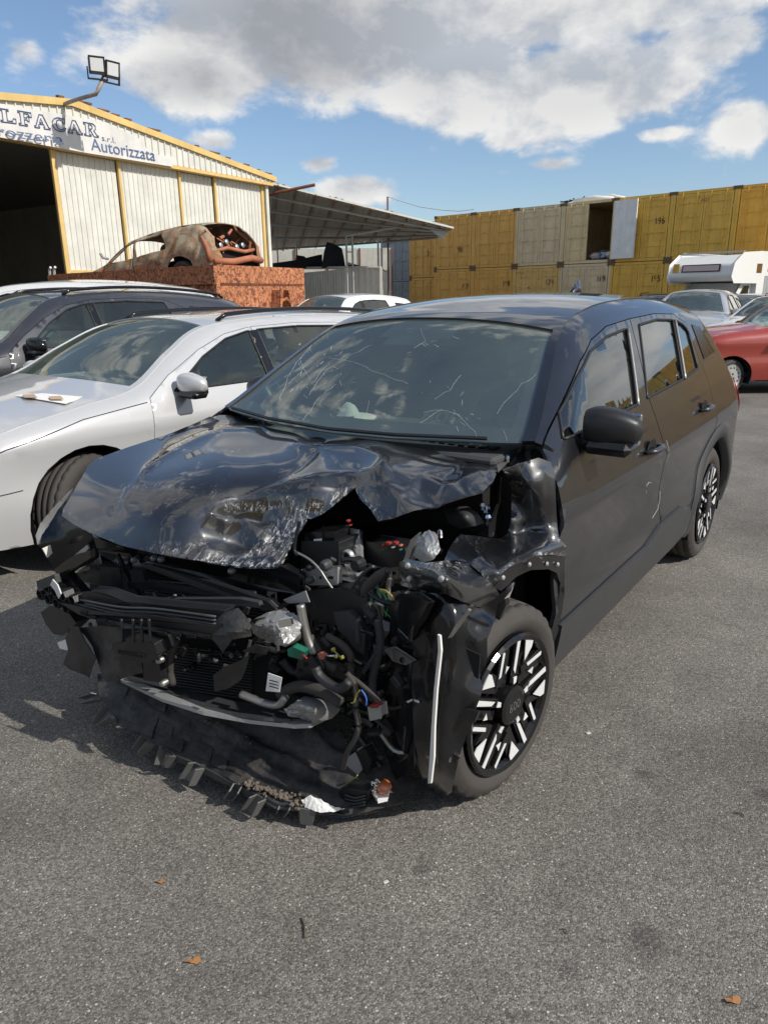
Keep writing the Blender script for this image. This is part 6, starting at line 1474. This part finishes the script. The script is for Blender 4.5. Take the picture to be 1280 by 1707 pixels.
# corrugation rings on two hoses
cg = MB()
for pts, r, X in (([(630, 1033), (633, 1056), (634, 1076), (627, 1108), (621, 1133), (622, 1166)], .0125, .48), ([(526, 1113), (532, 1126), (545, 1138), (562, 1147), (574, 1145), (582, 1136)], .0145, .60), ([(611, 985), (611, 998), (614, 1015), (624, 1026)], .0185, .34)):
    P = resample(catmull([P3(a, b_, 'X', X) for a, b_ in pts], 6), .007)
    for a, b_ in zip(P[:-1:1], P[1::1]): cg.tube([tuple(a), tuple(a+(b_-a)*.45)], r, 8, False)
tag(cg.build('hose_rings', 'grey_plastic', wreck), kind='stuff')
for m_, pts, X in (('wire_green', [(630, 983), (640, 992), (646, 1010), (643, 1028)], .36), ('wire_yellow', [(633, 984), (652, 992), (660, 1012), (671, 1029)], .36), ('wire_green', [(628, 985), (636, 1000), (640, 1018), (652, 1030)], .36), ('wire_yellow', [(632, 982), (645, 986), (655, 1000), (658, 1022)], .36), ('wire_green', [(618, 995), (622, 1005), (628, 1012)], .37),
                   ('wire_yellow', [(600, 1151), (594, 1158), (590, 1170), (585, 1172)], .60), ('wire_blue', [(602, 1150), (608, 1158), (611, 1168), (610, 1176)], .60), ('wire_yellow', [(554, 1082), (560, 1088), (568, 1096)], .56), ('wire_red', [(499, 1098), (505, 1092), (512, 1098)], .60), ('wire_yellow', [(576, 1304), (590, 1298), (596, 1292)], .50)):
    px_tube('wire', pts, .0024, m_, 'X', X, 5)
px_plate('plug', [(480, 1083), (487, 1079), (507, 1088), (503, 1099), (481, 1093)], 'plug_green', 'X', .60, .025, bev=.002)
px_plate('plug', [(529, 1090), (535, 1088), (543, 1094), (538, 1100), (532, 1098)], 'plug_orange', 'X', .58, .012)
px_tube('link_rod', [(541, 1094), (562, 1093)], .003, 'chrome', 'X', .58)
for p in ((555, 1083), (560, 1094), (570, 1096)): MB().lathe([(.001, .004), (.005, .003), (.005, -.006)], 8, 'X', tuple(P3(*p, 'X', .58))).build('bolt', 'wire_yellow', wreck)
px_plate('plug', [(614, 1180), (633, 1178), (635, 1196), (617, 1200)], 'zinc', 'X', .50, .03, bev=.003); px_plate('plug', [(617, 1175), (630, 1174), (630, 1180), (617, 1181)], 'wire_red', 'X', .505, .02)
px_plate('horn_unit', [(572, 1270), (592, 1256), (603, 1282), (590, 1297), (582, 1290)], 'zinc', 'X', .46, .05, bev=.003)
px_plate('horn_bracket', [(592, 1256), (608, 1250), (618, 1270), (612, 1290), (603, 1284)], 'black_plastic', 'X', .455, .04, bev=.003)
patch('gearbox_casting', [(425, 1042), (432, 1030), (448, 1020), (470, 1016), (490, 1022), (500, 1030), (502, 1055), (490, 1070), (465, 1075), (440, 1072), (428, 1058)], [(425, 1042, 'X', .52), (470, 1016, 'X', .50), (500, 1050, 'X', .55), (465, 1075, 'X', .58), (462, 1045, 'X', .60)], 'cast_alloy', s=4.5, rough_=.016, smooth=False, axis=(1, .3, .3))
px_plate('bright_plate', [(464, 1036), (484, 1032), (486, 1042), (466, 1046)], 'chrome', 'X', .615, .01, bev=.002); px_plate('bright_plate', [(421, 1034), (440, 1030), (442, 1040), (423, 1042)], 'chrome', 'X', .60, .008)
MB().lathe([(.001, .02), (.012, .018), (.014, .022), (.022, .02), (.024, .0), (.024, -.03)], 20, 'X', tuple(P3(480, 1062, 'X', .56))).build('pulley', 'steel', wreck)
px_plate('engine_cover', [(557, 1022), (582, 1021), (596, 1036), (607, 1056), (605, 1089), (592, 1080), (579, 1061), (565, 1050)], 'grey_plastic', 'X', .40, .03, bev=.004)
px_plate('engine_block', [(505, 990), (560, 985), (600, 1000), (610, 1090), (600, 1150), (540, 1160), (505, 1120)], 'black_plastic', 'X', .34, .10, bev=.01)
px_plate('timing_cover', [(500, 1100), (520, 1098), (530, 1118), (524, 1140), (505, 1142), (496, 1125)], 'black_plastic', 'X', .54, .03, bev=.008)
for p in ((509, 1108), (513, 1130), (500, 1118)): px_plate('slot', [(p[0]-3, p[1]-3), (p[0]+3, p[1]-3), (p[0]+3, p[1]+3), (p[0]-3, p[1]+3)], 'dark_void', 'X', .543, .003)
px_plate('chassis_leg', [(645, 1000), (700, 1010), (700, 1050), (690, 1130), (690, 1280), (660, 1300), (640, 1250), (645, 1150), (655, 1080)], 'gloss_plastic', 'X', .36, .03)
px_plate('bracket', [(663, 1020), (669, 992), (690, 990), (712, 1005), (700, 1030), (690, 1045), (680, 1068), (664, 1052), (668, 1035)], 'gloss_plastic', 'X', .44, .02, bev=.003)
px_plate('bracket_edge', [(663, 1048), (680, 1066), (684, 1050), (688, 1042), (684, 1070), (678, 1072), (662, 1053)], 'chrome', 'X', .445, .004)
px_plate('tow_bracket', [(642, 1084), (652, 1080), (672, 1092), (686, 1102), (676, 1108), (655, 1102)], 'steel', 'X', .44, .012, bev=.002)
MB().lathe([(.008, .004), (.008, -.012)], 10, 'X', tuple(P3(671, 1100, 'X', .446))).build('bolt', 'dark_void', wreck)
for p in ((679, 943, 'X', .40), (682, 965, 'X', .40), (679, 990, 'X', .40), (735, 965, 'X', .43)): MB().lathe([(.001, .006), (.007, .004), (.008, -.004)], 10, 'X', tuple(P3(*p))).build('bolt', 'zinc', wreck)
# ---- headlamp shell at the far corner
patch('headlamp_shell', [(104, 860), (128, 877), (152, 890), (165, 925), (150, 935), (130, 925), (112, 940), (98, 958), (80, 930), (62, 908), (66, 885), (88, 852), (126, 812), (108, 845)], [(104, 860, 'Y', -.74), (152, 890, 'X', .46), (62, 908, 'Y', -.80), (126, 812, 'Y', -.74), (98, 958, 'X', .50), (150, 935, 'X', .44)], 'gloss_plastic', s=7, rough_=.008)
patch('headlamp_lens', [(63, 908), (60, 893), (68, 872), (88, 848), (122, 814), (122, 824), (104, 848), (92, 868), (82, 885), (74, 905)], [(63, 908, 'Y', -.79), (68, 872, 'Y', -.80), (122, 814, 'Y', -.745), (82, 885, 'Y', -.78)], 'steel', s=5, folds=[([(65, 900), (90, 855), (120, 820)], .006, 3)])
px_plate('lamp_reflector', [(72, 915), (85, 909), (88, 922), (80, 930)], 'white_fill', 'Y', -.70, .006); px_plate('lamp_bracket', [(124, 926), (146, 908), (148, 915), (128, 932)], 'zinc', 'X', .50, .006)
# ---- undertray lying on the ground with its torn tabs
tray_out = [(163, 1124), (176, 1120), (200, 1134), (268, 1166), (340, 1188), (416, 1202), (500, 1212), (557, 1222), (613, 1248), (669, 1287), (697, 1300), (690, 1318), (672, 1334), (641, 1347), (613, 1352), (571, 1358), (529, 1352), (498, 1347), (464, 1341), (422, 1323), (381, 1300), (340, 1280), (292, 1259), (268, 1244), (240, 1228), (206, 1211), (185, 1190), (166, 1160)]
tray_ctl = [(163, 1124, 'Z', 0.195), (176, 1120, 'Z', 0.215), (268, 1166, 'Z', 0.205), (416, 1202, 'Z', 0.195), (557, 1222, 'Z', 0.185), (669, 1287, 'Z', 0.125), (697, 1300, 'Z', 0.095), (672, 1334, 'Z', 0.085), (571, 1358, 'Z', 0.070), (498, 1347, 'Z', 0.080), (381, 1300, 'Z', 0.095), (292, 1259, 'Z', 0.105), (206, 1211, 'Z', 0.125), (166, 1160, 'Z', 0.155), (350, 1240, 'Z', 0.125), (480, 1280, 'Z', 0.115), (560, 1300, 'Z', 0.105)]
patch('undertray', tray_out, tray_ctl, 'dusty_plastic', s=8, thick=.004, rough_=.004, folds=[([(300, 1180), (400, 1230), (520, 1280), (640, 1325)], .018, 7), ([(230, 1170), (330, 1225), (440, 1280), (560, 1330)], .014, 6), ([(520, 1225), (560, 1265), (600, 1270), (612, 1250)], .03, 9), ([(430, 1225), (500, 1255), (560, 1300)], -.02, 12)])
rr = random.Random(12)
for k, (u_, v_) in enumerate(((195, 1150), (225, 1170), (215, 1190), (248, 1192), (262, 1172), (275, 1215), (300, 1200), (316, 1228), (345, 1215), (335, 1250), (372, 1242), (400, 1262), (365, 1270), (430, 1262), (290, 1238), (240, 1212), (388, 1225), (205, 1168))):
    a = rr.uniform(-.25, .25); w_, h_ = rr.uniform(11, 17), rr.uniform(7, 10)
    pts = [(u_+du*w_*cos(a)-dv*h_*.3, v_+dv*h_+du*w_*.42) for du, dv in ((-1, -1), (1, -1), (1, 1), (-1, 1))]
    z_ = tps([c[:2] for c in tray_ctl], [Tof(*c) for c in tray_ctl], np.array(pts))
    P = [Vector(CO+cray(*p)*(t*.9975)) for p, t in zip(pts, z_)]; n = (P[1]-P[0]).cross(P[2]-P[0]).normalized(); n = -n if n.z > 0 else n
    o = MB().prism(P, n, .005).build('tray_pocket', 'dusty_plastic', wreck); m_ = o.modifiers.new('edge', 'BEVEL'); m_.width = .0024; m_.segments = 2
tabs = [[(55, 190), (130, 170), (145, 200), (65, 215)], [(125, 310), (185, 235), (215, 290), (150, 325)], [(315, 440), (380, 370), (400, 410), (345, 465)], [(430, 510), (470, 420), (500, 470), (480, 525)], [(548, 575), (605, 500), (640, 530), (595, 610)], [(755, 650), (790, 600), (830, 610), (800, 655)], [(845, 725), (900, 655), (940, 680), (895, 755)], [(1005, 720), (1020, 680), (1070, 690), (1040, 735)], [(1105, 715), (1110, 790), (1165, 800), (1185, 725)]]
tops = {0: (1, 2), 1: (1, 2), 2: (1, 2), 3: (1, 2), 4: (1, 2), 5: (1, 2), 6: (1, 2), 7: (1, 2), 8: (0, 3)}
for k, tb in enumerate(tabs):
    zt = [.145, .135, .11, .105, .10, .095, .09, .085, .085][k]; P = []
    for i, (a, b_) in enumerate(tb):
        P.append(Vector(P3(120+a*.34375, 1100+b_*.34375, 'Z', zt if i in tops[k] else max(.02, zt-.065))))
    n = (P[1]-P[0]).cross(P[2]-P[0]).normalized()
    m = MB().prism(P, n, .005); 
    e = (P[1]-P[0]); 
    m.prism([P[0], P[1], P[1]-n*.03, P[0]-n*.022], e.cross(n).normalized(), .004); m.prism([P[2], P[3], P[3]-n*.022, P[2]-n*.03], e.cross(n).normalized(), .004)
    m.build('torn_tab', 'sunlit_tab_plastic', wreck)
px_plate('tray_lip', [(292, 1259, 'Z', 0.105), (340, 1280, 'Z', 0.100), (381, 1300, 'Z', 0.095), (422, 1323, 'Z', 0.087), (464, 1341, 'Z', 0.083), (498, 1347, 'Z', 0.080), (498, 1353, 'Z', 0.065), (460, 1349, 'Z', 0.065), (416, 1331, 'Z', 0.065), (376, 1308, 'Z', 0.070), (335, 1288, 'Z', 0.075), (290, 1266, 'Z', 0.080)], 'grey_plastic', th=.004)
px_plate('tray_lip', [(529, 1352, 'Z', 0.075), (571, 1358, 'Z', 0.070), (613, 1352, 'Z', 0.070), (641, 1347, 'Z', 0.075), (672, 1334, 'Z', 0.080), (673, 1340, 'Z', 0.060), (640, 1352, 'Z', 0.055), (571, 1364, 'Z', 0.050), (529, 1358, 'Z', 0.055)], 'gloss_plastic', th=.004)
patch('fog_lamp_shell', [(619, 1303), (628, 1297), (640, 1306), (650, 1318), (647, 1332), (628, 1338), (620, 1325)], [(619, 1303, 'Z', 0.155), (640, 1306, 'Z', 0.165), (650, 1318, 'Z', 0.125), (628, 1338, 'Z', 0.105)], 'chrome', s=3.5, rough_=.006, smooth=False)
MB().lathe([(.001, .02), (.012, .017), (.018, .0), (.018, -.02)], 16, 'X', tuple(P3(638, 1314, 'Z', .16))).build('fog_lamp_bulb', 'amber', wreck, True)
px_plate('white_scrap', [(628, 1322), (648, 1320), (646, 1334), (630, 1338)], 'paper', 'Z', 0.145, .003)
px_plate('duct_box', [(566, 1322), (574, 1314), (600, 1318), (611, 1320), (610, 1335), (600, 1348), (580, 1350), (573, 1340)], 'black_plastic', 'X', .535, .05, bev=.004)
for k in range(4): px_tube('duct_rib', [(575, 1325+k*6), (592, 1330+k*5), (609, 1326+k*5)], .003, 'grey_plastic', 'X', .54)
patch('crumpled_paper', [(502, 1332), (518, 1326), (535, 1330), (550, 1336), (574, 1345), (556, 1350), (530, 1349), (508, 1342)], [(502, 1332, 'Z', 0.105), (535, 1330, 'Z', 0.120), (574, 1345, 'Z', 0.095), (530, 1349, 'Z', 0.095)], 'paper', s=4, rough_=.008, smooth=False, thick=.001)
# dirt and splinters lying on the tray
dm = MB(); rr = random.Random(21)
for k in range(95):
    t = rr.random(); 
    if k < 85: u_, v_ = 410+t*95+rr.gauss(0, 4), 1306+t*32+rr.gauss(0, 4)
    elif k < 120: u_, v_ = 315+t*110+rr.gauss(0, 3), 1185+t*55+rr.gauss(0, 3)
    else: u_, v_ = 430+t*60, 1240+t*30
    z_ = float(tps([c[:2] for c in tray_ctl], [Tof(*c) for c in tray_ctl], np.array([(u_, v_)]))[0]); c = Vector(CO+cray(u_, v_)*(z_*.992)); r_3 = rr.uniform(.002, .007)
    dm.box(tuple(c), (r_3*rr.uniform(.8, 2), r_3*rr.uniform(.8, 2), r_3), Matrix.Rotation(rr.uniform(0, 3), 3, 'Z') @ Matrix.Rotation(rr.uniform(-.6, .6), 3, 'X'))
tag(dm.build('loose_dirt', 'dirt', wreck), kind='stuff')
# small broken bits and brackets deeper in the engine bay
jm = {m_: MB() for m_ in ('black_plastic', 'gloss_plastic', 'grey_plastic', 'steel', 'rubber')}; rr = random.Random(33)
for k in range(330):
    u_, v_ = rr.uniform(495, 700), rr.uniform(890, 1260)
    if rr.random() < .35: u_, v_ = rr.uniform(150, 480), rr.uniform(960, 1120)
    X = rr.uniform(.22, .42) if u_ > 490 else rr.uniform(.40, .52); c = Vector(P3(u_, v_, 'X', X))
    if abs(c.y) > .70 or c.z < .16 or c.z > .78 or (u_ < 490 and (c.z > .62 or v_ < 985)): continue
    m_ = rr.choice(['black_plastic']*4+['gloss_plastic']*4+['grey_plastic']*3+['steel']+['rubber']*3); s_ = rr.uniform(.008, .035)
    R_ = Matrix.Rotation(rr.uniform(0, 3), 3, 'X') @ Matrix.Rotation(rr.uniform(0, 3), 3, 'Y')
    kd = rr.random()
    if kd < .45: jm[m_].box(tuple(c), (s_*rr.uniform(.3, 1), s_*rr.uniform(.6, 2.2), s_*rr.uniform(.3, 1.4)), R_, .003)
    elif kd < .85:
        d = Vector((rr.uniform(-.3, .3), rr.uniform(-1, 1), rr.uniform(-1, 1))).normalized()*s_*3; e = Vector((0, rr.uniform(-1, 1), rr.uniform(-1, 1)))*s_
        jm[m_].tube([tuple(p) for p in catmull([c, c+d*.4+e, c+d+e*.3, c+d*1.5-e], 3)], rr.uniform(.003, .010), 6)
    else: jm[m_].lathe([(.001, .01), (s_*.5, .009), (s_*.7, .0), (s_*.7, -.02)], 12, 'X', tuple(c))
for m_, b_ in jm.items(): tag(b_.build('engine_bay_fragments', m_, wreck), kind='stuff')

# ------------------------------------------------------------------ small things on the ground and on the silver bonnet
def ground_pt(u, v, z=0.): d = pray(u, v); return CAM+d*((z-CAMH)/d[2])
for (u_, v_, lb) in ((267, 1470, 'small dry orange leaf on the asphalt left of the middle'), (322, 1602, 'larger curled orange leaf near the bottom left'), (1221, 1668, 'brown curled leaf in the bottom right corner')):
    c = ground_pt(u_, v_, .004); rr = random.Random(u_); V = []
    for k in range(9):
        a = 2*pi*k/9; r_3 = (.010 if u_ != 267 else .006)*(1+.4*cos(a*2)+.2*rr.random()); V.append((r_3*cos(a)*1.3, r_3*sin(a), .003+.004*sin(a*2)))
    V.append((0, 0, 0)); o = mesh('dry_leaf', V, [(k, (k+1) % 9, 9) for k in range(9)], 'leaf', None, False, .0008); o.location = tuple(c); tag(o, lb, 'leaf', 'dry leaves on the asphalt')
for (a, b_, r_3, lb) in (((503, 1530), (508, 1563), .0025, 'thin dark twig on the asphalt below the wreck'), ((936, 1548), (945, 1556), .0018, 'tiny twig on the asphalt right of the middle'), ((1224, 1354), (1240, 1360), .002, 'short dark twig far to the right')):
    p0, p1 = ground_pt(*a, .004), ground_pt(*b_, .004); c = (p0+p1)/2; o = MB().tube([tuple(p0-c), (.004, .002, .002), tuple(p1-c)], r_3, 5).build('twig', 'twig'); o.location = tuple(c); tag(o, lb, 'twig', 'twigs on the asphalt')
for (u_, v_, s_, lb) in ((643, 1470, .010, 'whitish chip of stone below the wreck'), (980, 1222, .012, 'flat pale chip right of the front wheel'), (877, 1366, .006, 'tiny white chip on the asphalt to the right'), (98, 1125, .006, 'tiny pale chip in the shade left of the wreck')):
    c = ground_pt(u_, v_, s_*.2); o = MB().box((0, 0, 0), (s_*1.6, s_, s_*.4), Matrix.Rotation(.5, 3, 'Z'), bev=.002).build('stone_chip', 'stone_chip'); o.location = tuple(c); tag(o, lb, 'chip', 'loose chips on the asphalt')

# windscreen papers on the silver bonnet, laid on whatever lies under them
bpy.context.view_layer.update(); dg = bpy.context.evaluated_depsgraph_get()
def hit(u, v):
    d = Vector(tuple(pray(u, v))).normalized(); r = scene.ray_cast(dg, Vector(tuple(CAM)), d); return r[1]-d*.004 if r[0] else None
for quad, lb, mt in (([(26, 661), (72, 656), (138, 663), (110, 676)], 'white paper sheet with brown prints lying on the silver bonnet', 'paper'),):
    A, B, C_, D = [np.array(q, float) for q in quad]; V = []; ok = True
    for i in range(7):
        for j in range(5):
            q = (A*(1-i/6)+D*(i/6))*(1-j/4)+(B*(1-i/6)+C_*(i/6))*(j/4); h = hit(*q); ok = ok and h is not None; V.append(h or Vector())
    if ok:
        c = sum(V, Vector())/len(V); root = thing('paper_sheet', lb, 'paper', tuple(c)); V = [v-c+Vector((0, 0, .006+.004*sin(k*1.3))) for k, v in enumerate(V)]
        mesh('sheet', V, [(i*5+j, (i+1)*5+j, (i+1)*5+j+1, i*5+j+1) for i in range(6) for j in range(4)], mt, root, True, .0015)
        for (u0, v0) in ((48, 665), (92, 668)):
            P = [hit(u0-10, v0-2), hit(u0+10, v0-3), hit(u0+16, v0+3), hit(u0-6, v0+3)]
            if all(P): MB().prism([p-c+Vector((0, 0, .018)) for p in P], (0, 0, 1), .001).build('print', 'cardboard', root)
